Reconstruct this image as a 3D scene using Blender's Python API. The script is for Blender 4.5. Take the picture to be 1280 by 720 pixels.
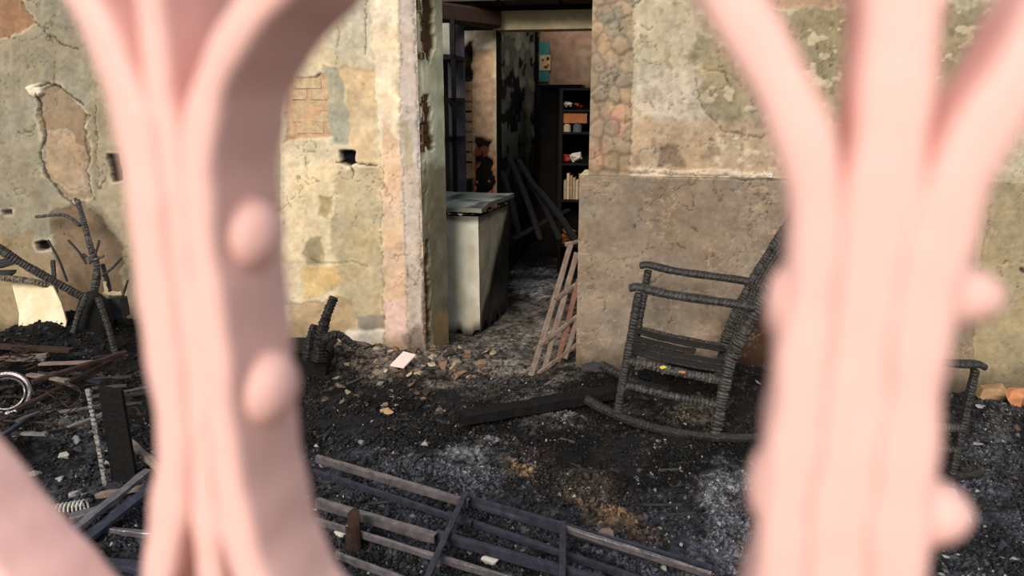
import bpy, bmesh, math, random
import numpy as np
from mathutils import Vector, Matrix, Quaternion
for o in list(bpy.data.objects): bpy.data.objects.remove(o)
S = bpy.context.scene
C = S.collection
R = math.radians
random.seed(7); RNG = np.random.default_rng(11)

# ---------------------------------------------------------------- camera
FPX = 950.0; PITCH = math.atan(230/FPX); CZ = 1.5
cam = bpy.data.cameras.new('camera'); co = bpy.data.objects.new('camera', cam); C.objects.link(co)
co.location = (0, 0, CZ); co.rotation_euler = (math.pi/2 - PITCH, 0, 0)
cam.sensor_width = 36; cam.lens = 36*FPX/1280; cam.clip_start = .01; cam.clip_end = 200
cam.dof.use_dof = True; cam.dof.focus_distance = 3.9; cam.dof.aperture_fstop = 5.6
S.camera = co
# ---------------------------------------------------------------- world, sun, exposure
w = bpy.data.worlds.new('hazy_sky'); S.world = w; w.use_nodes = True
wn = w.node_tree; bg = wn.nodes['Background']
tcn = wn.nodes.new('ShaderNodeTexCoord'); sep = wn.nodes.new('ShaderNodeSeparateXYZ'); rmp = wn.nodes.new('ShaderNodeValToRGB')
wn.links.new(tcn.outputs['Generated'], sep.inputs[0]); wn.links.new(sep.outputs['Z'], rmp.inputs[0])
rmp.color_ramp.elements[0].position = 0; rmp.color_ramp.elements[0].color = (1.0, .93, .84, 1)
rmp.color_ramp.elements[1].position = .7; rmp.color_ramp.elements[1].color = (.62, .78, 1.0, 1)
wn.links.new(rmp.outputs[0], bg.inputs[0]); bg.inputs[1].default_value = .60
sun = bpy.data.lights.new('sun', 'SUN'); so = bpy.data.objects.new('sun', sun); C.objects.link(so)
sun.energy = 3.9; sun.angle = R(30); sun.color = (1.0, .89, .78)
so.rotation_euler = Vector((.33, .84, -.56)).to_track_quat('-Z', 'Y').to_euler(); so.location = (-3, -4, 5)
S.view_settings.view_transform = 'Standard'; S.view_settings.look = 'None'
S.view_settings.exposure = 0.0; S.view_settings.gamma = 1

# ---------------------------------------------------------------- measuring helpers (real-world points from sight lines)
cp, sp_ = math.cos(PITCH), math.sin(PITCH)
def ray(px, py):
    u = (px-640)/FPX; v = (360-py)/FPX
    return Vector((u, cp+v*sp_, -sp_+v*cp))
def G(px, py, z=0.0):
    d = ray(px, py); t = (z-CZ)/d.z
    return Vector((d.x*t, d.y*t, z))
def Yp(px, py, Y):
    d = ray(px, py); t = Y/d.y
    return Vector((d.x*t, Y, CZ+d.z*t))
def proj(X, Y, Z):
    zc = Y*cp-(Z-CZ)*sp_; up = Y*sp_+(Z-CZ)*cp
    return 640+FPX*X/zc, 360-FPX*up/zc
ANG = math.atan(-.17); O = Vector((-.513, 4.327, 0))
E = Vector((math.cos(ANG), math.sin(ANG), 0)); N = Vector((-math.sin(ANG), math.cos(ANG), 0))
def W(s, d, z): return O+E*s+N*d+Vector((0, 0, z))
def Wp(px, py, d=0.0):                    # sight line meets the plane parallel to the back wall at depth d -> (s, z)
    r = ray(px, py); t = ((O-Vector((0, 0, 0))).dot(N)+d)/r.dot(N)
    p = r*t+Vector((0, 0, CZ)); q = p-O
    return q.dot(E), p.z
def Wpt(px, py, d=0.0):
    s, z = Wp(px, py, d); return W(s, d, z)

def lin(c):
    return tuple(((x/255)/12.92 if x/255 <= .04045 else ((x/255+.055)/1.055)**2.4) for x in c)

# ---------------------------------------------------------------- numpy noise
_lat = RNG.random((512, 512))
def vn(x, y, sd=0):
    x = np.asarray(x, float)+sd*37.13; y = np.asarray(y, float)+sd*91.7
    xi = np.floor(x).astype(int); yi = np.floor(y).astype(int)
    fx = x-xi; fy = y-yi; fx = fx*fx*(3-2*fx); fy = fy*fy*(3-2*fy)
    a = _lat[xi % 512, yi % 512]; b = _lat[(xi+1) % 512, yi % 512]; c = _lat[xi % 512, (yi+1) % 512]; d = _lat[(xi+1) % 512, (yi+1) % 512]
    return (a*(1-fx)+b*fx)*(1-fy)+(c*(1-fx)+d*fx)*fy
def fbm(x, y, sd=0, o=4):
    r = 0; a = .5; t = 0
    for i in range(o):
        r = r+a*vn(x, y, sd+i*3.7); t += a; a *= .5; x = x*2.03; y = y*2.03
    return r/t
def sstep(a, b, x):
    t = np.clip((x-a)/(b-a), 0, 1); return t*t*(3-2*t)
def polysd(poly, x, y):                   # signed distance, positive inside
    P = np.array(poly, float); n = len(P); d = np.full(np.shape(x), 1e9); ins = np.zeros(np.shape(x), bool)
    for i in range(n):
        a = P[i]; b = P[(i+1) % n]; e = b-a
        wx = x-a[0]; wy = y-a[1]
        t = np.clip((wx*e[0]+wy*e[1])/(e@e+1e-9), 0, 1)
        d = np.minimum(d, (wx-t*e[0])**2+(wy-t*e[1])**2)
        if abs(e[1]) > 1e-9:
            c = ((a[1] <= y) & (b[1] > y)) | ((b[1] <= y) & (a[1] > y))
            xx = a[0]+(y-a[1])/e[1]*e[0]
            ins ^= c & (x < xx)
    d = np.sqrt(d)
    return np.where(ins, d, -d)

# ---------------------------------------------------------------- materials
def mat(name, col=(128, 128, 128), rough=.85, metal=0, var=.35, scale=30, bump=.3, bscale=120, attr=False, spec=.3, dark=None):
    m = bpy.data.materials.new(name); m.use_nodes = True; nt = m.node_tree; b = nt.nodes['Principled BSDF']
    b.inputs['Roughness'].default_value = rough; b.inputs['Metallic'].default_value = metal; b.inputs['Specular IOR Level'].default_value = spec
    tc = nt.nodes.new('ShaderNodeTexCoord')
    nz = nt.nodes.new('ShaderNodeTexNoise'); nz.inputs['Scale'].default_value = scale; nz.inputs['Detail'].default_value = 6; nz.inputs['Roughness'].default_value = .65
    nt.links.new(tc.outputs['Object'], nz.inputs['Vector'])
    rr = nt.nodes.new('ShaderNodeValToRGB'); rr.color_ramp.elements[0].position = .3; rr.color_ramp.elements[1].position = .7
    a = 1-var; rr.color_ramp.elements[0].color = (a, a, a, 1); b1 = 1+var*.6; rr.color_ramp.elements[1].color = (b1, b1, b1, 1)
    if dark: rr.color_ramp.elements[0].color = dark+(1,)
    nt.links.new(nz.outputs['Fac'], rr.inputs[0])
    mx = nt.nodes.new('ShaderNodeMix'); mx.data_type = 'RGBA'; mx.blend_type = 'MULTIPLY'; mx.inputs['Factor'].default_value = 1
    if attr:
        at = nt.nodes.new('ShaderNodeVertexColor'); at.layer_name = 'Col'; nt.links.new(at.outputs[0], mx.inputs['A'])
    else: mx.inputs['A'].default_value = lin(col)+(1,)
    nt.links.new(rr.outputs[0], mx.inputs['B']); nt.links.new(mx.outputs['Result'], b.inputs['Base Color'])
    if bump:
        n2 = nt.nodes.new('ShaderNodeTexNoise'); n2.inputs['Scale'].default_value = bscale; n2.inputs['Detail'].default_value = 8
        nt.links.new(tc.outputs['Object'], n2.inputs['Vector'])
        bp = nt.nodes.new('ShaderNodeBump'); bp.inputs['Strength'].default_value = bump; bp.inputs['Distance'].default_value = .004
        nt.links.new(n2.outputs['Fac'], bp.inputs['Height']); nt.links.new(bp.outputs[0], b.inputs['Normal'])
    return m
M = {}
M['plaster'] = mat('peeling_plaster', attr=True, var=.12, scale=34, bump=.3, bscale=110, rough=.95, spec=.1)
M['ash'] = mat('ash_ground', attr=True, var=.45, scale=60, bump=.8, bscale=130, rough=.9, spec=.2)
M['chip'] = mat('rubble_chip', attr=True, var=.3, scale=60, bump=.5, rough=.85, spec=.3)
M['char'] = mat('charred_wood', attr=True, var=.5, scale=45, bump=.8, bscale=90, rough=.6, spec=.4)
M['coal'] = mat('black_char', (20, 19, 19), rough=.75, var=.5, scale=40, bump=.9, bscale=60, spec=.2)
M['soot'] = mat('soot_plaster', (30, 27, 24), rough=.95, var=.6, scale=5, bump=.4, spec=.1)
M['brick'] = mat('old_brick', (112, 82, 60), rough=.95, var=.35, scale=60, bump=.6, spec=.1)
M['redbrick'] = mat('scorched_brick', (160, 84, 55), rough=.95, var=.35, scale=60, bump=.6, spec=.1)
M['cream'] = mat('cream_sheet', (222, 212, 186), rough=.6, var=.25, scale=9, bump=.2, dark=(.8, .7, .5))
M['white'] = mat('white_shard', (205, 200, 190), rough=.7, var=.2)
M['pinkwhite'] = mat('pale_tile', (225, 200, 190), rough=.6, var=.12)
M['enamel'] = mat('scorched_enamel', (178, 176, 160), rough=.5, var=.35, scale=6, bump=.15, spec=.4)
M['lid'] = mat('scorched_lid', (150, 155, 140), rough=.55, var=.35, scale=8, bump=.2)
M['steel'] = mat('burnt_steel', (132, 126, 128), rough=.36, metal=.65, var=.5, scale=25, bump=.4)
M['darksteel'] = mat('sooty_steel', (66, 68, 80), rough=.42, metal=.5, var=.5, scale=25, bump=.4)
M['rust'] = mat('rusty_metal', (58, 42, 35), rough=.8, metal=.2, var=.45, scale=30, bump=.5)
M['wood'] = mat('scorched_wood', (124, 108, 96), rough=.85, var=.45, scale=25, bump=.5)
M['redwood'] = mat('reddish_wood', (118, 84, 68), rough=.85, var=.45, scale=25, bump=.5)
M['paint'] = mat('pink_paint', (240, 192, 182), rough=.5, var=.05, scale=60, bump=.25, bscale=60, spec=.35)
M['yellow'] = mat('yellow_scrap', (210, 178, 50), rough=.7, var=.2)
M['orange'] = mat('orange_wood', (160, 98, 54), rough=.7, var=.25)
M['red'] = mat('red_scrap', (150, 48, 34), rough=.7, var=.25)
M['paper'] = mat('soiled_paper', (176, 158, 128), rough=.9, var=.3)
M['teal'] = mat('turquoise_print', (50, 112, 106), rough=.8, var=.15)
M['greyblue'] = mat('blue_grey_panel', (86, 84, 94), rough=.7, var=.4, scale=6)
M['greydust'] = mat('dusty_grey_board', (58, 58, 60), rough=.9, var=.3)
M['stone'] = mat('tan_stone', (172, 140, 104), rough=.95, var=.3, scale=20)
M['rubblestone'] = mat('rubble_masonry', (190, 166, 132), rough=.95, var=.3, scale=30, bump=.6)
M['orangestone'] = mat('orange_stone', (190, 128, 88), rough=.95, var=.3, scale=20)
M['cement'] = mat('old_cement', (118, 106, 88), rough=.95, var=.3)
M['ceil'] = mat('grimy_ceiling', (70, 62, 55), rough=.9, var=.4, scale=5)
M['beam'] = mat('pale_lintel', (205, 190, 156), rough=.9, var=.25, scale=10)
M['tar'] = mat('sooty_timber', (52, 36, 26), rough=.8, var=.4)

# ---------------------------------------------------------------- mesh helpers
class MB:
    def __init__(s): s.v = []; s.f = []; s.c = []
    def add(s, vs, fs, col=None):
        n = len(s.v); s.v += [tuple(v) for v in vs]; s.f += [tuple(i+n for i in f) for f in fs]
        if col is not None:
            s.c += (list(col) if isinstance(col, list) else [col]*len(vs))
        elif s.c: s.c += [(.05, .05, .05)]*len(vs)
        return s
    def build(s, name, m, parent=None, smooth=False):
        me = bpy.data.meshes.new(name); me.from_pydata(s.v, [], s.f); me.update()
        if s.c:
            a = me.color_attributes.new('Col', 'FLOAT_COLOR', 'POINT')
            arr = np.ones((len(s.v), 4), np.float32); arr[:, :3] = np.array(s.c, np.float32); a.data.foreach_set('color', arr.ravel())
        me.materials.append(m)
        if smooth: me.polygons.foreach_set('use_smooth', [True]*len(me.polygons))
        o = bpy.data.objects.new(name, me); C.objects.link(o)
        if parent: o.parent = parent
        return o
BF = [(0, 3, 2, 1), (4, 5, 6, 7), (0, 1, 5, 4), (1, 2, 6, 5), (2, 3, 7, 6), (3, 0, 4, 7)]
def frame(d, up=Vector((0, 0, 1))):
    d = d.normalized(); a = d.cross(up)
    if a.length < 1e-3: a = d.cross(Vector((0, 1, 0)))
    a.normalize(); return a, a.cross(d).normalized()
def box(mb, c, sx, sy, sz, ax=None, col=None, j=0):
    X, Y, Z = ax or (Vector((1, 0, 0)), Vector((0, 1, 0)), Vector((0, 0, 1)))
    vs = []
    for z in (-.5, .5):
        for x, y in ((-.5, -.5), (.5, -.5), (.5, .5), (-.5, .5)):
            p = Vector(c)+X*(x*sx)+Y*(y*sy)+Z*(z*sz)
            if j: p += Vector([random.uniform(-j, j) for _ in range(3)])
            vs.append(p)
    return mb.add(vs, BF, col)
def bar(mb, p0, p1, w, h, up=Vector((0, 0, 1)), seg=1, j=0, col=None, taper=1.0):
    """rectangular bar; seg>1 with jitter gives an eroded outline, chamfered section"""
    p0 = Vector(p0); p1 = Vector(p1); a, b = frame(p1-p0, up)
    sec = [(-.5, -.36), (-.36, -.5), (.36, -.5), (.5, -.36), (.5, .36), (.36, .5), (-.36, .5), (-.5, .36)]
    vs = []; fs = []; cs = []
    for i in range(seg+1):
        t = i/seg; p = p0.lerp(p1, t)+a*random.uniform(-j, j)*.5+b*random.uniform(-j, j)*.5
        k = 1+(taper-1)*t+random.uniform(-j, j)/max(w, h)*1.4
        for (x, y) in sec:
            vs.append(p+a*(x*w*k+random.uniform(-j, j)*.4)+b*(y*h*k+random.uniform(-j, j)*.4))
            if col: q = random.uniform(.7, 1.3); cs.append(tuple(c*q for c in col))
    for i in range(seg):
        for q in range(8):
            fs.append((i*8+q, i*8+(q+1) % 8, (i+1)*8+(q+1) % 8, (i+1)*8+q))
    fs.append(tuple(range(7, -1, -1))); fs.append(tuple(range(seg*8, seg*8+8)))
    return mb.add(vs, fs, cs if col else None)
def spline(pts, step):
    P = [Vector(p) for p in pts]; P = [P[0]*2-P[1]]+P+[P[-1]*2-P[-2]]; out = []
    for i in range(1, len(P)-2):
        n = max(1, int((P[i+1]-P[i]).length/step))
        for k in range(n):
            t = k/n; a, b, c, d = P[i-1:i+3]
            out.append(.5*((2*b)+(c-a)*t+(2*a-5*b+4*c-d)*t*t+(3*b-a-3*c+d)*t**3))
    out.append(P[-2]); return out
def tube(mb, pts, r, n=8, col=None, closed=False, r1=None, step=None):
    P = spline(pts, step) if step else [Vector(p) for p in pts]
    vs = []; fs = []; cs = []; L = len(P)
    for i, p in enumerate(P):
        d = (P[(i+1) % L]-P[i-1]) if closed else (P[min(i+1, L-1)]-P[max(i-1, 0)])
        a, b = frame(d); rr = r+(r1-r)*i/(L-1) if r1 is not None else r
        for k in range(n):
            t = 2*math.pi*k/n; vs.append(p+a*math.cos(t)*rr+b*math.sin(t)*rr)
    for i in range(L if closed else L-1):
        for k in range(n): fs.append((i*n+k, i*n+(k+1) % n, ((i+1) % L)*n+(k+1) % n, ((i+1) % L)*n+k))
    if not closed: fs += [tuple(range(n-1, -1, -1)), tuple(range((L-1)*n, L*n))]
    return mb.add(vs, fs, col)
def charred(mb, pts, w, h, step=.006, rib=.16, lo=(.012, .011, .010), hi=(.13, .118, .105), taper=1, up=Vector((0, 0, 1)), n=10, ashy=.5, ends=.8):
    """bar of burnt wood whose surface has cracked across into ribs, ash grey on the crests"""
    P = spline(pts, step); L = len(P); vs = []; fs = []; cs = []
    ph = [random.uniform(0, 6) for _ in range(n)]; per = random.uniform(2.3, 2.9); drift = 0
    for i, p in enumerate(P):
        a, b = frame(P[min(i+1, L-1)]-P[max(i-1, 0)], up); k = (1+(taper-1)*i/(L-1))*(1+.05*math.sin(i*.21+ph[0])+random.uniform(-.03, .03))
        drift += random.uniform(-.55, .55); amp = .65+.35*math.sin(i*.17+ph[1]); jt = random.uniform(-.3, .3)
        if i in (0, L-1): k *= ends
        for q in range(n):
            t = 2*math.pi*q/n; ca, sa = math.cos(t), math.sin(t)
            sx = math.copysign(abs(ca)**.65, ca); sy = math.copysign(abs(sa)**.65, sa)
            crest = .5+.5*math.sin(i*2*math.pi/per+drift+.7*math.sin(ph[q]+i*.13)+.3*ph[q])*amp; crest = max(0, min(1, crest+jt+random.uniform(-.4, .4)))
            e = k*(1-rib*(1-crest)+random.uniform(-.03, .03))
            vs.append(p+a*(sx*w*.5*e)+b*(sy*h*.5*e))
            g = crest**1.6*ashy*random.uniform(.5, 1.4); cs.append(tuple(l+(H-l)*min(1, g) for l, H in zip(lo, hi)))
    for i in range(L-1):
        for q in range(n): fs.append((i*n+q, i*n+(q+1) % n, (i+1)*n+(q+1) % n, (i+1)*n+q))
    fs += [tuple(range(n-1, -1, -1)), tuple(range((L-1)*n, L*n))]
    return mb.add(vs, fs, cs)
def chunk(mb, c, r, flat=.6, col=None, n=9, rz=0):
    bm = bmesh.new()
    for i in range(n):
        v = Vector([random.gauss(0, 1) for _ in range(3)]); v.normalize(); v *= random.uniform(.75, 1.1)
        bm.verts.new((v.x*r*1.2, v.y*r*.85, v.z*r*flat))
    bmesh.ops.convex_hull(bm, input=bm.verts)
    for v in [v for v in bm.verts if not v.link_faces]: bm.verts.remove(v)
    bmesh.ops.rotate(bm, verts=bm.verts, matrix=Matrix.Rotation(random.uniform(0, 6.3) if rz is None else rz, 3, 'Z'))
    bm.verts.index_update()
    mb.add([v.co+Vector(c) for v in bm.verts], [[v.index for v in f.verts] for f in bm.faces], col); bm.free(); return mb
def slab(mb, pts, th, nrm, col=None):     # polygon outline given thickness
    n = len(pts); nrm = Vector(nrm).normalized()*th
    vs = [Vector(p) for p in pts]+[Vector(p)+nrm for p in pts]
    fs = [tuple(range(n)), tuple(range(2*n-1, n-1, -1))]+[(i, i+n, (i+1) % n+n, (i+1) % n) for i in range(n)]
    return mb.add(vs, fs, col)
def thing(name, label, cat, group=None, loc=(0, 0, 0)):
    o = bpy.data.objects.new(name, None); C.objects.link(o); o.empty_display_size = .05; o.location = loc
    return tag(o, label, cat, group)
def tag(o, label, cat, group=None):
    o['label'] = label; o['category'] = cat
    if group: o['group'] = group
    return o
def recentre(root):                       # put the thing's empty at the base of its parts
    ch = list(root.children); pts = []
    def rec(o):
        if o.type == 'MESH': pts.extend([v.co for v in o.data.vertices])
        for k in o.children: rec(k)
    rec(root)
    if not pts: return
    mn = Vector([min(p[i] for p in pts) for i in range(3)]); mxv = Vector([max(p[i] for p in pts) for i in range(3)])
    base = Vector(((mn.x+mxv.x)/2, (mn.y+mxv.y)/2, mn.z)); done = set()
    def sh(o):
        if o.type == 'MESH' and o.data.name not in done:
            o.data.transform(Matrix.Translation(-base)); done.add(o.data.name)
        for k in o.children: sh(k)
    sh(root); root.location = base
def settle(o):                            # single-mesh thing: origin to its base
    vs = [v.co for v in o.data.vertices]
    b = Vector((sum(v.x for v in vs)/len(vs), sum(v.y for v in vs)/len(vs), min(v.z for v in vs)))
    o.data.transform(Matrix.Translation(-b)); o.location = b; return o
def structure(o): o['kind'] = 'structure'; return o

def gridmesh(name, P, col, m, flip=False, parent=None, extra=None):
    """P: (nr, nc, 3) array; col (nr, nc, 3) linear"""
    nr, nc = P.shape[:2]; idx = np.arange(nr*nc).reshape(nr, nc)
    q = np.stack([idx[:-1, :-1], idx[:-1, 1:], idx[1:, 1:], idx[1:, :-1]], -1).reshape(-1, 4)
    if flip: q = q[:, ::-1]
    return q, P.reshape(-1, 3), col.reshape(-1, 3)
def joinparts(name, parts, m, parent=None, smooth=True):
    V = []; F = []; K = []; n = 0
    for q, p, c in parts: V.append(p); F.append(q+n); K.append(c); n += len(p)
    V = np.concatenate(V); F = np.concatenate(F); K = np.concatenate(K)
    me = bpy.data.meshes.new(name); me.vertices.add(len(V)); me.vertices.foreach_set('co', V.astype(np.float32).ravel())
    me.loops.add(F.size); me.loops.foreach_set('vertex_index', F.astype(np.int32).ravel())
    me.polygons.add(len(F)); me.polygons.foreach_set('loop_start', np.arange(0, F.size, 4, dtype=np.int32))
    me.update(calc_edges=True)
    me.polygons.foreach_set('use_smooth', np.ones(len(F), bool))
    a = me.color_attributes.new('Col', 'FLOAT_COLOR', 'POINT'); arr = np.ones((len(V), 4), np.float32); arr[:, :3] = K; a.data.foreach_set('color', arr.ravel())
    me.materials.append(m); me.validate(); o = bpy.data.objects.new(name, me); C.objects.link(o)
    if parent: o.parent = parent
    return o

# ================================================================ BACK WALL
DW = Wp(738, 120)[0]                      # right jamb of the doorway, along the wall
TH = .30; HEAD = 2.16; TOPZ = 2.42
# layers of plaster: (outline on the wall, colour, thickness of the layer in m, edge wander, blend)
PL = [
 ([(-900, -400), (108, -400), (112, 100), (122, 250), (140, 520), (-900, 520)], (146, 142, 116), .000, 3, 3),
 ([(108, -400), (350, -400), (350, 520), (140, 520), (122, 250), (112, 100)], (160, 153, 122), -.004, 3, 3),
 ([(-20, -60), (22, -60), (30, 10), (46, 32), (22, 44), (-20, 56)], (146, 112, 80), -.010, 8, 2),
 ([(46, 112), (72, 106), (84, 118), (108, 142), (112, 200), (112, 250), (84, 250), (58, 218), (52, 180), (48, 150)], (140, 124, 96), -.014, 7, 1.5),
 ([(60, 165), (82, 165), (102, 190), (106, 235), (86, 240), (62, 218), (56, 190)], (172, 150, 118), -.010, 6, 2),
 ([(66, 268), (105, 252), (150, 300), (158, 420), (66, 420)], (122, 106, 82), -.008, 8, 3),
 ([(-40, 300), (40, 290), (70, 340), (60, 420), (-40, 420)], (150, 134, 98), -.003, 10, 6),
 ([(34, 108), (50, 104), (56, 114), (44, 119), (36, 117)], (222, 210, 180), .016, 4, 1),
 ([(132, 194), (148, 192), (152, 226), (142, 228)], (52, 42, 32), -.03, 4, 1.5),
 ([(44, 303), (60, 301), (61, 311), (47, 312)], (20, 17, 15), -.04, 3, 1),
 ([(2, 264), (16, 264), (14, 269), (4, 270)], (70, 60, 45), -.02, 3, 1),
 # bright wall left of the doorway
 ([(350, -400), (560, -400), (560, 520), (350, 520)], (208, 196, 156), .0, 1, 1),
 ([(405, -60), (462, -60), (466, 84), (430, 82), (410, 60)], (200, 196, 166), .002, 7, 3),
 ([(360, 98), (408, 92), (418, 170), (400, 172), (356, 178)], (190, 158, 118), -.012, 6, 2),
 ([(404, 84), (424, 84), (430, 120), (440, 150), (436, 180), (418, 182), (410, 140)], (166, 166, 142), -.006, 5, 1.5),
 ([(424, 84), (466, 88), (470, 206), (448, 206), (436, 170), (438, 130)], (212, 188, 140), -.006, 5, 1.5),
 ([(356, 210), (420, 205), (425, 300), (400, 330), (356, 330)], (220, 206, 162), .003, 7, 4),
 ([(420, 214), (474, 208), (478, 400), (430, 400), (415, 300)], (186, 174, 134), -.004, 8, 3),
 ([(398, 246), (414, 250), (410, 276), (399, 270)], (178, 158, 108), -.003, 5, 2),
 ([(380, 300), (402, 296), (404, 330), (384, 334)], (160, 150, 112), -.003, 7, 4),
 ([(376, 336), (420, 330), (428, 352), (404, 368), (378, 372)], (208, 182, 118), .002, 7, 3),
 ([(360, 380), (430, 372), (452, 392), (440, 430), (360, 430)], (176, 156, 116), -.006, 8, 4),
 ([(446, 396), (480, 392), (480, 414), (448, 414)], (150, 142, 124), -.004, 5, 2),
 ([(432, 416), (480, 412), (480, 460), (436, 460)], (228, 220, 198), .008, 4, 1.5),
 ([(424, 189), (443, 189), (444, 203), (437, 208), (426, 204)], (18, 17, 18), -.05, 3, 1),
 # pilaster left of the doorway
 ([(460, -60), (500, -60), (498, 120), (500, 190), (490, 230), (478, 200), (470, 130)], (228, 214, 178), .012, 4, 1.5),
 ([(478, 150), (500, 180), (512, 520), (484, 520), (480, 300)], (212, 184, 146), .010, 4, 2),
 ([(498, -60), (560, -60), (560, 520), (510, 520), (505, 300), (500, 180)], (190, 180, 164), .012, 2, 1),
 ([(502, 150), (512, 148), (518, 210), (508, 215)], (170, 160, 125), .010, 4, 2),
 ([(482, 376), (510, 372), (512, 424), (484, 428)], (220, 190, 176), .011, 5, 3),
 ([(506, 420), (533, 400), (533, 460), (508, 460)], (140, 130, 118), .010, 5, 4),
 ([(527, 190), (534, 190), (536, 400), (530, 400)], (200, 182, 140), .004, 4, 1),
 ([(529, 325), (535, 320), (537, 430), (531, 430)], (110, 84, 64), -.012, 4, 1),
 # right of the doorway
 ([(700, -400), (790, -400), (787, 222), (700, 222)], (160, 142, 112), .0, 2, 1),
 ([(750, 20), (775, 8), (788, 30), (782, 50), (760, 48)], (138, 132, 108), -.004, 4, 2),
 ([(762, 134), (778, 130), (786, 156), (776, 176), (764, 166)], (182, 146, 118), .004, 4, 2),
 ([(736, 180), (760, 182), (760, 206), (738, 208)], (172, 142, 112), .003, 5, 3),
 ([(792, -400), (1500, -400), (1500, 520), (787, 520), (789, 100)], (182, 174, 142), .012, 3, 1.2),
 ([(870, 20), (965, 10), (1500, 0), (1500, 150), (1010, 170), (950, 215), (900, 190), (872, 150), (862, 90)], (150, 142, 108), .010, 16, 5),
 ([(800, 90), (870, 80), (880, 160), (830, 190), (800, 150)], (192, 184, 160), .013, 14, 8),
 ([(792, 150), (1230, 165), (1230, 219), (788, 216)], (176, 156, 124), .011, 12, 8),
 ([(822, 180), (848, 185), (856, 206), (824, 208)], (140, 120, 94), .008, 6, 4),
 ([(955, -60), (1064, -60), (1062, 8), (958, 12)], (176, 146, 114), .004, 4, 2),
 ([(786, 208), (850, 212), (890, 210), (960, 216), (975, 222), (975, 226), (786, 222)], (206, 192, 162), .020, 3, 1),
 ([(715, 218), (1216, 230), (1216, 540), (715, 540)], (136, 124, 104), .035, 1.2, .8),
 ([(1218, 226), (1500, 240), (1500, 540), (1212, 540)], (156, 146, 110), .014, 3, 1.5),
 ([(900, 400), (990, 380), (990, 520), (890, 520)], (92, 68, 50), .034, 14, 14),
 ([(955, 214), (966, 215), (964, 221), (957, 221)], (235, 228, 210), .04, 2, 1),
]
CRACKS = [
 ([(45, 116), (50, 132), (54, 165), (50, 195), (60, 222), (80, 248), (100, 262)], 1.8, .8), ([(44, 28), (62, 46), (78, 58), (100, 63)], 1.1, .7),
 ([(46, 108), (60, 104), (78, 112), (104, 130)], 1.8, .75), ([(104, 140), (106, 180), (110, 240), (118, 252)], 1.2, .6), ([(118, 130), (120, 190), (124, 238), (134, 224)], 1.0, .6),
 ([(418, 202), (436, 203), (470, 206)], 1.4, .85), ([(437, 206), (442, 216), (440, 224)], 1.2, .8), ([(458, -30), (458, 30), (456, 70)], 1.2, .6), ([(500, -40), (502, 60), (500, 140), (508, 300), (512, 440)], 1.0, .35),
 ([(516, -40), (520, 60), (524, 200), (530, 420)], 1.3, .45), ([(478, 205), (476, 300), (480, 400), (482, 440)], 1.0, .4), ([(790, -40), (791, 80), (787, 216)], 1.6, .35), ([(792, 8), (800, 2), (806, -20)], 3.5, .6),
 ([(800, 31), (812, 36), (816, 34)], 1.4, .5), ([(868, 100), (880, 140), (905, 165), (950, 172), (975, 160)], 1.4, .5), ([(878, 86), (905, 92), (915, 110)], 1.2, .4), ([(788, 215), (860, 219), (976, 223)], 1.6, .5),
 ([(1238, 256), (1230, 300), (1222, 350), (1216, 420)], 1.6, .4), ([(868, 286), (871, 288)], 2.5, .7), ([(845, 303), (856, 308)], 1.2, .6), ([(1274, 336), (1279, 338)], 3, .8), ([(360, 104), (385, 98), (400, 92)], 1.2, .5),
 ([(420, 80), (424, 40), (421, 34)], 1.0, .4), ([(380, 316), (400, 330), (440, 326), (460, 334)], 1.0, .3)]
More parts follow.
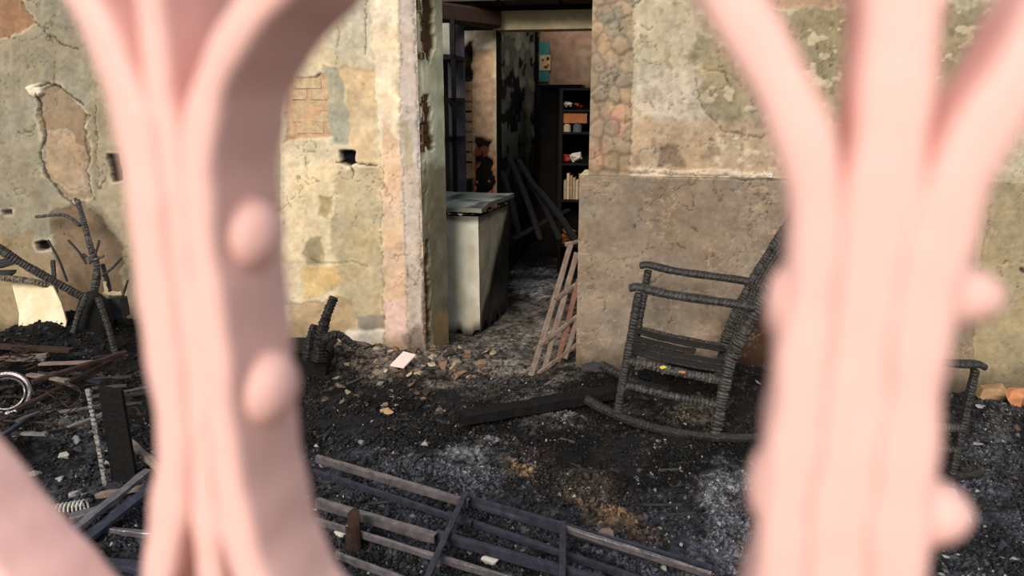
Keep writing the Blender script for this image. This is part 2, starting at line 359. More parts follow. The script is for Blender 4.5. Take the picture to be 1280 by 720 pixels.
def paint_wall(X, Y, Z, seed=0):
    px, py = proj(X, Y, Z)
    wx = (fbm(px/14, py/14, 1)-.5)*2; wy = (fbm(px/14, py/14, 9)-.5)*2; fx = (fbm(px/4, py/4, 5)-.5)*2
    col = np.zeros(px.shape+(3,)); col[:] = lin((150, 140, 112)); h = np.zeros(px.shape)
    for poly, c, t, wob, bl in PL:
        mnx = min(p[0] for p in poly)-40; mxx = max(p[0] for p in poly)+40; mny = min(p[1] for p in poly)-40; mxy = max(p[1] for p in poly)+40
        k = (px > mnx) & (px < mxx) & (py > mny) & (py < mxy)
        if not k.any(): continue
        sd = polysd(poly, px[k]+wx[k]*wob+fx[k]*wob*.3, py[k]+wy[k]*wob)
        a = sstep(-bl, bl, sd)
        col[k] = col[k]*(1-a[:, None])+np.array(lin(c))*a[:, None]
        ah = sstep(-1.2, 1.2, sd); h[k] = h[k]*(1-ah)+t*ah
        if abs(t) > .008 and bl < 2.5 and t < 0:         # broken rim of the plaster layer round a loss: paler render showing
            rim = np.exp(-((sd+2.2)/1.3)**2)*.35; col[k] = col[k]*(1-rim[:, None])+np.array(lin((214, 202, 172)))*rim[:, None]
    for line, cw, dk in CRACKS:
        k = (px > min(p[0] for p in line)-8) & (px < max(p[0] for p in line)+8) & (py > min(p[1] for p in line)-8) & (py < max(p[1] for p in line)+8)
        if not k.any(): continue
        X2 = px[k]+wx[k]*4+fx[k]*2; Y2 = py[k]+wy[k]*4; dm = np.full(X2.shape, 1e9)
        for (ax_, ay_), (bx_, by_) in zip(line[:-1], line[1:]):
            ex, ey = bx_-ax_, by_-ay_; t_ = np.clip(((X2-ax_)*ex+(Y2-ay_)*ey)/(ex*ex+ey*ey), 0, 1); dm = np.minimum(dm, np.hypot(X2-ax_-t_*ex, Y2-ay_-t_*ey))
        a = sstep(cw, cw*.4, dm+fx[k]*cw*.5); col[k] = col[k]*(1-a[:, None]*dk); h[k] = h[k]-a*.008
    # mottling, stains, pits and cracks
    n1 = fbm(px/60, py/60, 21, 5); n2 = fbm(px/18, py/18, 33, 5); n3 = fbm(px/5, py/5, 41, 3)
    col *= (1+(n1-.5)*.45+(n2-.5)*.5+(n3-.5)*.35)[..., None]
    warm = (fbm(px/35, py/35, 55)-.5)[..., None]; col *= 1+warm*np.array([.25, .05, -.22])
    crk = np.abs(fbm(px/45, py/45, 61, 5)-.5); cr = 1-sstep(.002, .009, crk)
    m = sstep(.48, .6, fbm(px/120, py/120, 66)); cr = cr*m
    col *= (1-cr*.5)[..., None]; h = h-cr*.004
    pit = sstep(.70, .80, fbm(px/4, py/4, 71, 3))*sstep(.5, .65, fbm(px/40, py/40, 75)); col *= (1-pit*.35)[..., None]; h = h-pit*.003
    # pale scratches swirling in the cement
    sw = np.abs(fbm(px/24+fbm(px/30, py/30, 81)*3, py/24, 85, 4)-.5); s2 = np.clip((1-sstep(.004, .02, sw))*.45+(1-sstep(.004, .03, np.abs(fbm(px/12+fbm(px/20, py/20, 181)*4, py/10, 185, 4)-.5)))*.3, 0, .6)*sstep(.35, .55, fbm(px/40, py/40, 187))
    inpan = sstep(715, 725, px)*sstep(214, 222, py); col = col*(1-(s2*inpan)[..., None])+np.array(lin((190, 165, 128)))*(s2*inpan)[..., None]
    # rounded stones showing as dim outlines in the jamb of the doorway
    k = (px > 730) & (px < 791) & (py < 219) & (py > -80)
    if k.any():
        rg = np.random.default_rng(4); pts = [(738+i*19+rg.uniform(-5, 5)+(j % 2)*8, -70+j*21+rg.uniform(-5, 5), rg.uniform(-1, 1)) for i in range(3) for j in range(15)]
        a_ = px[k]+wx[k]*6; b_ = py[k]+wy[k]*6; D = np.stack([np.hypot(a_-q[0], (b_-q[1])*.85) for q in pts], -1); o_ = np.argsort(D, -1)[:, :2]; f1 = np.take_along_axis(D, o_[:, :1], 1)[:, 0]; f2 = np.take_along_axis(D, o_[:, 1:], 1)[:, 0]
        tone = np.array([q[2] for q in pts])[o_[:, 0]]; ln = 1-sstep(.5, 5, f2-f1)
        col[k] = col[k]*(1+tone[:, None]*np.array([.16, .10, .06])-ln[:, None]*.32); h[k] = h[k]-ln*.004
    fl = sstep(.63, .67, fbm(px/13, py/11, 191, 3))*sstep(860, 900, px)*sstep(222, 205, py)*.7; col = col*(1-fl[..., None])+np.array(lin((204, 194, 160)))*fl[..., None]; h = h+fl*.003
    fd = sstep(.60, .70, fbm(px/9, py/9, 195, 4))*sstep(786, 800, px)*sstep(222, 205, py)*.25; col *= (1-fd)[..., None]
    # smoke stain of the floor fire along the foot of the wall
    n4 = fbm(px/30, py/22, 97)
    foot = np.clip(1-Z/(.10+.22*n4), 0, 1)*.75; col *= (1-foot)[..., None]
    h = h+(n2-.5)*.008+(n3-.5)*.003
    g = col.mean(-1, keepdims=True)*np.array([1.08, 1.0, .84]); col = g+(col-g)*.8
    stk = fbm(px/5, py/70, 111, 4); col *= (1+(stk-.5)*.3*sstep(300, 100, py))[..., None]
    return np.clip(col*np.array([.97, .92, .95]), .004, .9), h
def wallgrid(s0, s1, z0, z1, st=.0075, side=None):
    ns = int((s1-s0)/st)+1; nz = int((z1-z0)/st)+1
    s = np.linspace(s0, s1, ns)[None, :].repeat(nz, 0); z = np.linspace(z0, z1, nz)[:, None].repeat(ns, 1)
    X = O.x+E.x*s; Y = O.y+E.y*s; col, h = paint_wall(X, Y, z)
    X = X-N.x*h; Y = Y-N.y*h
    return gridmesh('', np.stack([X, Y, z], -1), col, None)
SL, SR, LOWTOP = -3.4, 3.6, Wp(760, 218)[1]
EXT = DW-Wp(723.5, 300)[0]                # the lower render sticks further into the doorway
parts = [wallgrid(SL, 0, -.02, TOPZ), wallgrid(DW, SR, LOWTOP-.004, TOPZ), wallgrid(DW-EXT, SR, -.02, LOWTOP), wallgrid(0, DW, HEAD, TOPZ, .02)]
def reveal(s0, d1, s1, z0, z1, st=.008):  # the jamb face going back into the wall
    nz = int((z1-z0)/st)+1; nd = 40; t = np.linspace(0, 1, nd)[None, :].repeat(nz, 0); z = np.linspace(z0, z1, nz)[:, None].repeat(nd, 1)
    s = s0+(s1-s0)*t; d = d1*t
    X = O.x+E.x*s+N.x*d; Y = O.y+E.y*s+N.y*d; px, py = proj(X, Y, z)
    col = np.zeros(px.shape+(3,)); col[:] = lin((228, 226, 194))  # pale base brightened to stand in for light this jamb misses
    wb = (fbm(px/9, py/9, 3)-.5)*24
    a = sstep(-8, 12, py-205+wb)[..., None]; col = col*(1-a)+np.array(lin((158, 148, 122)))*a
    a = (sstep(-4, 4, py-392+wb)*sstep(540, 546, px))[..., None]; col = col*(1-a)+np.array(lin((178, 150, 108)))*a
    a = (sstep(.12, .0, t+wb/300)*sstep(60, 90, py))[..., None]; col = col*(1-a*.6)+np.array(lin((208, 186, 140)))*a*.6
    h = -.012*sstep(.5, .58, fbm(px/5, py/22, 8))*sstep(.3, .1, t)
    wj = (fbm(px/4, py/9, 18)-.5)*9
    for poly in (((527, -60), (542, -60), (543, 68), (537, 80), (529, 62)), ((529, 122), (536, 118), (543, 186), (538, 190), (531, 178)), ((531, 300), (536, 300), (538, 430), (532, 430))):
        sd = polysd(poly, px+wj, py); a = sstep(-1, 1, sd); col = col*(1-a[..., None])+np.array(lin((96, 72, 52)))*a[..., None]; h = h-.022*a
    n2 = fbm(px/8, py/16, 33, 4); col *= (1+(n2-.5)*.8)[..., None]
    X = X+E.x*(h+.004*(n2-.5)); Y = Y+E.y*(h+.004*(n2-.5))
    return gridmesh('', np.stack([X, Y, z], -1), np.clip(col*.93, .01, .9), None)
sb = Wp(557.5, 250, TH)[0]
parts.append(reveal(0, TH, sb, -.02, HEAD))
wall = structure(joinparts('wall_back', parts, M['plaster']))
def wbox(name, s0, s1, d0, d1, z0, z1, m, parent=None):
    mb = MB(); vs = [W(s, d, z) for z in (z0, z1) for (s, d) in ((s0, d0), (s1, d0), (s1, d1), (s0, d1))]; mb.add(vs, BF)
    return mb.build(name, m, parent)
wbox('wall_core', SL, -.03, .06, TH, 0, TOPZ, M['beam'], wall)
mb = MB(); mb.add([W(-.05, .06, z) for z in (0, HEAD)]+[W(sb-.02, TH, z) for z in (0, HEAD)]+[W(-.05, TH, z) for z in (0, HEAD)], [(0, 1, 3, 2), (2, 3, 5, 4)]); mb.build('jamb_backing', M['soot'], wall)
wbox('wall_core', DW+.006, SR, .02, TH, 0, TOPZ, M['beam'], wall)
wbox('wall_core', DW-EXT+.004, DW+.0, -.012, TH, 0, LOWTOP, M['beam'], wall)
wbox('door_head', -.03, DW, .012, TH, HEAD, TOPZ, M['tar'], wall)
wbox('render_ledge', DW-EXT, Wp(1216, 300)[0], -.028, .01, LOWTOP-.014, LOWTOP-.005, M['cement'], wall)
# bricks laid bare where the plaster of the left jamb has come away
bmesh_brick = None
def brick(parent, c, sx, sy, sz, ax, m):
    mb = MB(); box(mb, c, sx, sy, sz, ax, j=.003); return mb.build('brick', m, parent)
AX = (E, N, Vector((0, 0, 1)))
for (y0, y1) in ((-30, 74), (122, 186)):
    y = y0
    while y < y1:
        z = Wp(534, y, .08)[1]; d = random.uniform(.06, .11); L = random.uniform(.08, .13)
        brick(wall, W(-.016+(sb)*d/TH-random.uniform(0, .008), d, z), .03, L, random.uniform(.036, .05), AX, M['brick']); y += 12.5
s0 = Wp(362, 110)[0]; s1 = Wp(414, 110)[0]
for i, y in enumerate(range(104, 172, 14)):
    s = s0+.02-(i % 2)*.09
    while s < s1:
        a = max(s, s0); b = min(s+.17, s1+random.uniform(-.02, .01))
        if b-a > .04: brick(wall, W((a+b)/2, .0225+random.uniform(0, .004), Wp(390, y)[1]), b-a-.01, .03, .056, AX, M['rubblestone'])
        s += .18

# ================================================================ FLOOR (ash, height field)
PILES = [  # x px, y px on ground, radius m, height
 (470, 452, .45, .07), (560, 452, .35, .05), (400, 450, .45, .08), (60, 470, .9, .16), (120, 450, .6, .16), (-40, 520, .8, .18),
 (620, 440, .3, .015), (860, 485, .4, .09), (950, 500, .4, .12), (1260, 540, .5, .10), (720, 470, .3, .03), (430, 520, .4, .04), (100, 640, .6, .05), (460, 700, .5, .05)]
PG = [(G(a, b), r, h) for a, b, r, h in PILES]
def Hf(x, y):
    x = np.asarray(x, float); y = np.asarray(y, float); h = np.zeros(np.broadcast(x, y).shape)
    for c, r, hh in PG: h = h+hh*np.exp(-((x-c.x)**2+(y-c.y)**2)/(r*r*.5))
    h = h+(fbm(x*3, y*3, 4, 3)-.5)*.05
    h = h+(fbm(x*14, y*14, 14, 4)-.5)*.035
    return h
def Hz(x, y): return float(Hf(x, y))
FP = [
 ([(-200, 590), (500, 560), (700, 640), (960, 600), (1500, 560), (1500, 900), (-200, 900)], (58, 62, 72), 20, 40),  # ash and litter tones, plus cool skylight and haze painted on the foreground: outline in the view mapped on the ground, colour, wander, blend
 ([(380, 430), (600, 425), (610, 480), (420, 480)], (150, 132, 110), 14, 10),
 ([(560, 400), (722, 350), (722, 470), (640, 500), (560, 480)], (128, 116, 102), 16, 12),
 ([(590, 440), (700, 400), (715, 420), (650, 480)], (164, 150, 134), 16, 10),
 ([(640, 340), (700, 335), (690, 375), (640, 365)], (190, 188, 184), 12, 8),
 ([(620, 505), (690, 490), (740, 520), (650, 540)], (134, 130, 126), 16, 9),
 ([(545, 560), (600, 548), (660, 575), (610, 595), (550, 585)], (138, 138, 140), 18, 10),
 ([(455, 575), (545, 570), (640, 600), (600, 640), (480, 600)], (92, 96, 108), 20, 12),
 ([(626, 572), (652, 570), (664, 588), (640, 594)], (150, 112, 60), 10, 5),
 ([(660, 560), (700, 555), (710, 575), (668, 578)], (78, 46, 44), 10, 8),
 ([(680, 590), (760, 570), (790, 610), (700, 625)], (84, 68, 50), 16, 12),
 ([(715, 625), (760, 622), (812, 655), (800, 672), (735, 650)], (132, 98, 56), 12, 8),
 ([(770, 650), (830, 660), (835, 690), (780, 690)], (96, 70, 52), 12, 8),
 ([(870, 590), (900, 582), (965, 590), (965, 660), (920, 660), (880, 625)], (138, 140, 148), 18, 9),
 ([(900, 640), (1000, 600), (1000, 760), (860, 730), (850, 690)], (110, 112, 124), 22, 14),
 ([(660, 690), (760, 690), (880, 730), (700, 745)], (84, 88, 104), 18, 12),
 ([(765, 500), (905, 515), (900, 535), (790, 530)], (124, 114, 92), 12, 7),
 ([(40, 560), (120, 520), (160, 600), (110, 650), (50, 620)], (74, 76, 84), 20, 14),
 ([(60, 530), (100, 525), (110, 545), (66, 550)], (128, 126, 122), 10, 6),
 ([(1190, 540), (1300, 500), (1300, 760), (1180, 720)], (74, 78, 88), 30, 20),
 ([(1230, 530), (1260, 530), (1270, 560), (1236, 560)], (130, 124, 118), 14, 8),
]
def paint_floor(x, y, h):
    px, py = proj(x, y, h*.3); b = 24
    col = np.zeros(x.shape+(3,)); col[:] = lin((38, 36, 35))
    wx = (fbm(x*9, y*9, 2)-.5)*2; wy = (fbm(x*9, y*9, 7)-.5)*2; gr = fbm(x*60, y*60, 17, 3)
    for poly, c, wob, bl in FP:
        sd = polysd(poly, px+wx*wob*1.6, py+wy*wob*1.2)
        a = sstep(-bl, bl, sd)*sstep(.30, .66, gr*.6+fbm(x*17, y*17, 13, 3)*.4+.06*np.clip(sd/20, -1, 1))
        col = col*(1-a[..., None])+np.array(lin(c))*a[..., None]
    n = fbm(x*5, y*5, 27, 4); g = fbm(x*28, y*28, 31, 4)
    blk = sstep(.5, .62, n)*.65; col *= (1-blk)[..., None]
    sp = sstep(.66, .74, g)*sstep(.42, .6, fbm(x*7, y*7, 44)); col = col*(1-.4*sp[..., None])+np.array(lin((120, 117, 114)))*.4*sp[..., None]
    col *= (1+(gr-.5)*1.4)[..., None]
    g = col.mean(-1, keepdims=True); col = g+(col-g)*.68
    return np.clip(col*.66, .003, .8)
def floorgrid(xs, ys):
    X, Y = np.meshgrid(xs, ys); h = Hf(X, Y); fine = fbm(X*70, Y*70, 51, 2); hh = h+(fine-.5)*.014*(Y > 1.2)
    return gridmesh('', np.stack([X, Y, hh], -1), paint_floor(X, Y, h), None)
FY0 = 1.75
floor = structure(joinparts('floor', [
    floorgrid(np.arange(-3.3, 3.4, .0085), np.arange(FY0, 5.05, .0085)),
    floorgrid(np.linspace(-3.3, 3.4, 60), np.linspace(-2.5, FY0, 40)),
    floorgrid(np.arange(-1.2, 2.6, .02), np.arange(5.0415, 9.3, .02))], M['ash'], smooth=False))

# ================================================================ ROOMS BEHIND THE DOORWAY
D2 = 1.95; D3 = 4.1
def at(o): return structure(o)
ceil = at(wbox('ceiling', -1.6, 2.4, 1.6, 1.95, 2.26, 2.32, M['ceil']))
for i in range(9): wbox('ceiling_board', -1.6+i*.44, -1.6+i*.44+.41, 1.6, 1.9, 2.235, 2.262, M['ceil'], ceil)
sA = Wp(574, 150, D2)[0]; sB = Wp(591, 150, D2)[0]; sC = Wp(620.5, 120, D2)[0]
# pier and lintel of the second doorway
mb = MB()
def ridged(s0, s1, d, z0, z1, base, m, name, polys=(), st=.012, th=.25, parent=None):
    ns = max(3, int((s1-s0)/st)+1); nz = int((z1-z0)/st)+1
    s = np.linspace(s0, s1, ns)[None, :].repeat(nz, 0); z = np.linspace(z0, z1, nz)[:, None].repeat(ns, 1)
    X = O.x+E.x*s+N.x*d; Y = O.y+E.y*s+N.y*d; px, py = proj(X, Y, z)
    col = np.zeros(px.shape+(3,)); col[:] = lin(base); h = np.zeros(px.shape)
    wx = (fbm(px/8, py/8, 1)-.5)*2; wy = (fbm(px/8, py/8, 9)-.5)*2
    for poly, c, t, wob, bl in polys:
        sd = polysd(poly, px+wx*wob, py+wy*wob); a = sstep(-bl, bl, sd)[..., None]; col = col*(1-a)+np.array(lin(c))*a; h = h*(1-a[..., 0])+t*a[..., 0]
    n = fbm(px/7, py/7, 5, 4); col *= (1+(n-.5)*.9)[..., None]; h = h+(n-.5)*.01
    q = gridmesh('', np.stack([X-N.x*h, Y-N.y*h, z], -1), np.clip(col, .003, .9), None)
    o = joinparts(name, [q], m, parent)
    return o
pier = at(ridged(sA, sC, D2, 0, 2.06, (150, 122, 96), M['plaster'], 'wall_middle', [
    ([(500, -60), (640, -60), (640, 500), (500, 500)], (196, 164, 132), 0, 1, 1),
    ([(590, -60), (625, -60), (625, 60), (592, 62)], (238, 226, 200), .004, 5, 2),
    ([(570, -60), (590, -60), (590, 104), (572, 104)], (205, 198, 188), .0, 2, 1),
    ([(578, 60), (590, 50), (591, 104), (580, 104)], (60, 42, 32), -.01, 3, 1),
    ([(572, 104), (590, 104), (590, 222), (572, 222)], (200, 172, 140), -.01, 2, 1),
    ([(592, 190), (602, 186), (618, 200), (618, 260), (592, 260)], (210, 118, 80), -.012, 5, 2),
    ([(592, 170), (618, 175), (606, 200), (592, 215)], (120, 66, 48), -.01, 5, 2),
    ([(616, -60), (624, -60), (624, 190), (617, 190)], (196, 180, 148), .004, 2, 1),
    ([(572, 222), (592, 222), (592, 300), (572, 300)], (40, 34, 30), 0, 3, 2)]))
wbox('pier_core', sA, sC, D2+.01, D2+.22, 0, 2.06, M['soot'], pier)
for i in range(9):
    y = 108+i*12.6; z = Wp(582, y, D2)[1]
    brick(pier, W((sA+sB)/2+.004*(i % 2), D2-.005, z), sB-sA-.012, .05, .066, AX, M['stone'])
lint = at(wbox('trim_1', sC-.02, 2.4, D2-.02, D2+.2, 2.06, Wp(680, 13, D2)[1], M['beam']))
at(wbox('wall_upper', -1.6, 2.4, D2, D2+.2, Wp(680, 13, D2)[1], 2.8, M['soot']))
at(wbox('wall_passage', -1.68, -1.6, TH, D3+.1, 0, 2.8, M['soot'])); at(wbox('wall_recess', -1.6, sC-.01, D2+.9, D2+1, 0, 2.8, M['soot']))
at(wbox('wall_side', 1.9, 2.0, TH, D2+3, 0, 2.5, M['beam']))
tb = MB(); bar(tb, W(-1.0, .62, 2.18), W(sC+.02, D2-.08, 2.13), .12, .13); o = at(tb.build('trim_2', M['tar']))
# sooty side wall beyond the second doorway: runs away from us
D3 = 4.1
def sidewall(s, d0, d1, z1):
    nd = 140; nz = 190; d = np.linspace(d0, d1, nd)[None, :].repeat(nz, 0); z = np.linspace(0, z1, nz)[:, None].repeat(nd, 1)
    X = O.x+E.x*s+N.x*d; Y = O.y+E.y*s+N.y*d; px, py = proj(X, Y, z)
    col = np.zeros(px.shape+(3,)); col[:] = lin((112, 110, 90)); n = fbm(px/8, py/16, 5, 4); n2 = fbm(px/5, py/14, 15, 3)
    a = sstep(.52, .6, n2)[..., None]; col = col*(1-a)+np.array(lin((24, 22, 20)))*a
    a = (sstep(.60, .68, n)*sstep(260, 120, py))[..., None]; col = col*(1-a)+np.array(lin((150, 140, 110)))*a
    for (cx, cy, rx, ry, c) in ((634, 72, 3, 10, (170, 158, 128)), (648, 52, 4, 11, (168, 158, 130)), (645, 85, 3, 12, (150, 140, 112)), (647, 125, 6, 20, (20, 15, 12)), (629, 115, 4, 10, (60, 40, 28))):
        a = sstep(1.25, .8, ((px-cx+(n-.5)*5)/rx)**2+((py-cy)/ry)**2)[..., None]; col = col*(1-a)+np.array(lin(c))*a
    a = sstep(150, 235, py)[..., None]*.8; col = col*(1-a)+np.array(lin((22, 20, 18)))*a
    h = (n-.5)*.03
    return gridmesh('', np.stack([X+E.x*h, Y+E.y*h, z], -1), np.clip(col, .003, .9), None)
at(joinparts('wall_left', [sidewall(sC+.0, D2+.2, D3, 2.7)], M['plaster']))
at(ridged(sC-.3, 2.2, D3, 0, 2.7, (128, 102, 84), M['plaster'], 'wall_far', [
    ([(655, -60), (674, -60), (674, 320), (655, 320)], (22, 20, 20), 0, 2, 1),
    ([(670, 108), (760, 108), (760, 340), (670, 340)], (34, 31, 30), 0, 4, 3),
    ([(722, 60), (737, 60), (737, 100), (724, 100)], (134, 116, 96), 0, 6, 4)], st=.02))
# small turquoise and yellow print on the far wall
t = thing('wall_print', 'small turquoise and yellow printed sheet on the brown far wall', 'poster')
a = Wpt(675, 48, D3-.03); b = Wpt(683, 102, D3-.03); c0 = Wp(674, 52, D3-.03); c1 = Wp(686, 102, D3-.03)
def flat(name, s0, z0, s1, z1, d, th, m, p): return wbox(name, s0, s1, d, d+th, z1, z0, m, p)
flat('sheet', c0[0], c0[1], c1[0], c1[1], D3-.035, .006, M['teal'], t)
c2 = Wp(674.5, 69, D3-.04); c3 = Wp(688, 88, D3-.04); fl = flat('picture', c2[0], c2[1], c3[0], c3[1], D3-.043, .006, M['paper'], t)
for i in range(12):
    q = Wp(676+random.random()*9, 71+random.random()*15, D3-.05); flat('printed_patch', q[0], q[1]+.012, q[0]+.02, q[1]-.012, D3-.047, .004, random.choice([M['yellow'], M['red'], M['coal']]), fl)
recentre(t)
# shelf of burnt goods
DS = 2.62
t = thing('bookcase', 'black charred bookcase loaded with scorched goods in the far room', 'bookcase')
sL, sR = Wp(699, 150, DS)[0], Wp(760, 150, DS)[0]
for s in (sL, sR): wbox('side_panel', s, s+.03, DS, DS+.35, 0, Wp(705, 110, DS)[1], M['coal'], t)
shz = [Wp(715, y, DS)[1] for y in (110, 137, 165, 204, 250)]+[.25]
for z in shz: wbox('shelf', sL+.03, sR, DS+.005, DS+.34, z-.02, z, M['coal'], t)
wbox('back_panel', sL+.03, sR, DS+.34, DS+.35, 0, shz[0]-.02, M['soot'], t)
recentre(t)
def sbox(name, x0, y0, x1, y1, d, th, m, lab, cat, grp=None, base=None):
    a = Wp(x0, y1, d); b = Wp(x1, y0, d); z0 = base if base is not None else a[1]
    o = wbox(name, a[0], b[0], d, d+th, z0, z0+(b[1]-a[1]), m); settle(o); return tag(o, lab, cat, grp)
sbox('board', 704, 138, 734, 151, DS+.03, .05, M['orange'], 'orange wooden board standing on the second shelf of the black bookcase', 'board', base=shz[1]-.1+.0)
bpy.data.objects['board'].location.z = shz[2]+.075
# goods
def jar(x, d, z, r, h, m, lab, cat, name='jar', grp=None):
    t = thing(name, lab, cat, grp); c = W(Wp(x, 150, d)[0], d, z); mb = MB(); n = 14; vs = []; fs = []
    prof = [(0, 0), (r, 0), (r, h*.75), (r*.7, h*.86), (r*.7, h)]
    for (rr, zz) in prof: vs += [c+Vector((rr*math.cos(k*2*math.pi/n), rr*math.sin(k*2*math.pi/n), zz)) for k in range(n)]
    for i in range(len(prof)-1):
        for k in range(n): fs.append((i*n+k, i*n+(k+1) % n, (i+1)*n+(k+1) % n, (i+1)*n+k))
    fs.append(tuple(range((len(prof)-1)*n, len(prof)*n)))
    mb.add(vs, fs); mb.build('body', m, t); mb = MB(); tube(mb, [c+Vector((0, 0, h)), c+Vector((0, 0, h*1.12))], r*.78, 12); mb.build('lid', M['coal'], t); recentre(t)
jar(709, DS+.06, shz[2], .035, .07, M['paper'], 'pale squat jar under the orange board in the black bookcase', 'jar')
jar(722, DS+.06, shz[2], .04, .075, M['greyblue'], 'grey-green squat jar under the orange board in the black bookcase', 'jar')
random.seed(5)
for i, (x, y, r, m, lab) in enumerate([(709, 132, .05, 'white', 'crumpled whitish cloth on the top shelf of the black bookcase'), (724, 132, .045, 'red', 'dark red scorched bundle on the top shelf of the black bookcase'),
        (708, 198, .055, 'red', 'red scorched packet on the third shelf of the black bookcase'), (720, 196, .07, 'white', 'grey white crumpled bag on the third shelf of the black bookcase')]):
    mb = MB(); z = shz[1] if y < 150 else shz[3]; s = Wp(x, y, DS+.08)[0]
    for k in range(5): chunk(mb, W(s+random.uniform(-.02, .02), DS+.1+random.uniform(-.02, .02), z+r*.55+k*.006), r*random.uniform(.5, .85), .7, rz=None)
    o = settle(mb.build('cloth_bundle' if 'cloth' in lab or 'bundle' in lab else 'packet', M[m])); tag(o, lab, 'bundle' if i < 2 else 'packet')
for i in range(8):
    x = 704.5+i*3.7; a = Wp(x, 245, DS+.05)[0]; h = .17+.02*((i*7) % 4)
    o = wbox('book', a, a+.022, DS+.05, DS+.19, shz[4], shz[4]+h, [M['paper'], M['beam'], M['stone']][i % 3]); settle(o); tag(o, ['leftmost', 'second', 'third', 'fourth', 'fifth', 'sixth', 'seventh', 'rightmost'][i]+' pale smoke-stained book in the row on the bookcase', 'book', 'pale books on the fourth shelf')
mb = MB(); 
for k in range(6): chunk(mb, W(Wp(711, 262, DS)[0]+random.uniform(-.05, .05), DS+.02+random.uniform(0, .05), .25+.22+random.uniform(-.0, .09)), .07, .7, rz=None)
o = settle(mb.build('cushion', M['orange'])); o.location.z = .25; tag(o, 'orange-yellow scorched cushion on the bottom shelf of the bookcase', 'cushion')
# dim grey cabinet left of the bookcase
t = thing('wardrobe', 'tall grey smoke-stained wardrobe standing left of the bookcase', 'wardrobe')
a = Wp(676, 110, 3.2)[0]; b = Wp(698, 110, 3.2)[0]; zt = Wp(686, 110, 3.2)[1]
wbox('body', a, b+.2, 3.2, 3.6, 0, zt, M['soot'], t); wbox('door', a+.01, b-.01, 3.18, 3.2, .05, zt-.03, M['soot'], t); wbox('top', a-.02, b+.22, 3.17, 3.62, zt, zt+.03, M['coal'], t); recentre(t)
# blue-grey shelving at the left of the passage
t = thing('shelving_unit', 'blue-grey metal shelving unit beside the brick pier inside the doorway', 'shelving')
s0_, s1_ = Wp(552, 150, 1.5)[0], Wp(573, 150, 1.5)[0]
wbox('back_panel', s0_, s1_, 1.72, 1.74, 0, 2.1, M['greyblue'], t)
for s in (s0_, s1_-.03): wbox('post', s, s+.03, 1.42, 1.45, 0, 2.1, M['coal'], t)
for z in (.3, .75, Wp(565, 174, 1.5)[1], Wp(565, 125, 1.5)[1], Wp(565, 72, 1.5)[1]): wbox('shelf', s0_, s1_, 1.42, 1.72, z-.015, z+.015, M['coal'], t)
wbox('panel', s0_+.02, s1_-.04, 1.43, 1.44, Wp(565, 72, 1.5)[1]+.02, Wp(565, 30, 1.5)[1], M['lid'], t)
recentre(t)
# charred sticks fallen across the dark passage
for i, (x0, y0, x1, y1, Y0, Y1) in enumerate([(636, 196, 676, 300, 6.1, 5.6), (648, 200, 700, 300, 6.2, 5.5), (662, 225, 716, 296, 6.0, 5.2), (628, 215, 650, 300, 6.3, 5.7), (676, 240, 722, 305, 5.9, 5.0), (640, 300, 712, 262, 5.6, 5.9)]):
    mb = MB(); a = Yp(x0, y0, Y0); b = Yp(x1, y1, Y1); charred(mb, [a, (a+b)/2+Vector((.01, 0, .01)), b], .05, .035, step=.03, n=8, ashy=.2, hi=(.02, .02, .02), lo=(.006, .006, .006))
    o = settle(mb.build('charred_stick', M['coal'])); tag(o, 'charred stick in the dark passage, '+['leftmost of the long leaning ones', 'second of the long leaning ones', 'the one reaching the slatted frame', 'short and nearly upright behind the chest', 'rightmost and nearest the bookcase', 'lying crosswise low across the others'][i], 'stick', 'charred sticks in the dark passage')

# ================================================================ CHEST in the doorway
t = thing('chest_freezer', 'scorched whitish enamel chest with a warped grey lid inside the doorway', 'chest')
c0 = G(600, 420, 0); e1 = Vector((-.96, .22, 0)).normalized(); e2 = Vector((.30, .95, 0)).normalized(); zc = .80
def cpt(a, b, z): return Vector((c0.x, c0.y, 0))+e1*a+e2*b+Vector((0, 0, z))
def panel(p0, dirv, L, z1, nrm, name, burn, basec):
    nL, nZ = 44, 60; u = np.linspace(0, L, nL)[None, :].repeat(nZ, 0); z = np.linspace(.0, z1, nZ)[:, None].repeat(nL, 1)
    bot = .06*np.maximum(0, vn(u*18, u*0, 3)-.35)*3*(1-z/z1)**3
    X = p0.x+dirv.x*u; Y = p0.y+dirv.y*u; dn = (fbm(u*4, z*4, 5)-.5)*.03
    X = X+nrm.x*dn; Y = Y+nrm.y*dn; Z = z+bot
    col = np.zeros(u.shape+(3,)); col[:] = lin(basec); n = fbm(u*9, z*5, 9, 4)
    yel = sstep(.45, .65, fbm(u*5, z*2, 12))[..., None]; col = col*(1-yel*.5)+np.array(lin((176, 160, 122)))*yel*.5
    a = np.clip(burn(u, z)+(n-.5)*.5, 0, 1)[..., None]; col = col*(1-a)+np.array(lin((20, 19, 18)))*a
    col *= (1+(n-.5)*.5)[..., None]
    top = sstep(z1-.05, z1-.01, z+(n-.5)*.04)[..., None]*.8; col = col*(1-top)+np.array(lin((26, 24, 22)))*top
    return joinparts(name, [gridmesh('', np.stack([X, Y, Z], -1), np.clip(col, .004, .8), None)], M['plaster'], t)
M['enam2'] = mat('burnt_enamel', attr=True, var=.15, scale=12, bump=.15, rough=.5, spec=.4)
f1 = panel(cpt(.62, 0, 0), -e1, .62, zc, -e2, 'front_panel', lambda u, z: sstep(.10, .0, z)*.9+sstep(.45, .62, u)*0, (206, 204, 186))
f2 = panel(cpt(0, 0, 0), e2, .62, zc, -e1, 'side_panel', lambda u, z: sstep(-.02, .16, u/.62-z/.8+.12), (200, 194, 172))
for f in (f1, f2): f.data.materials[0] = M['enam2']
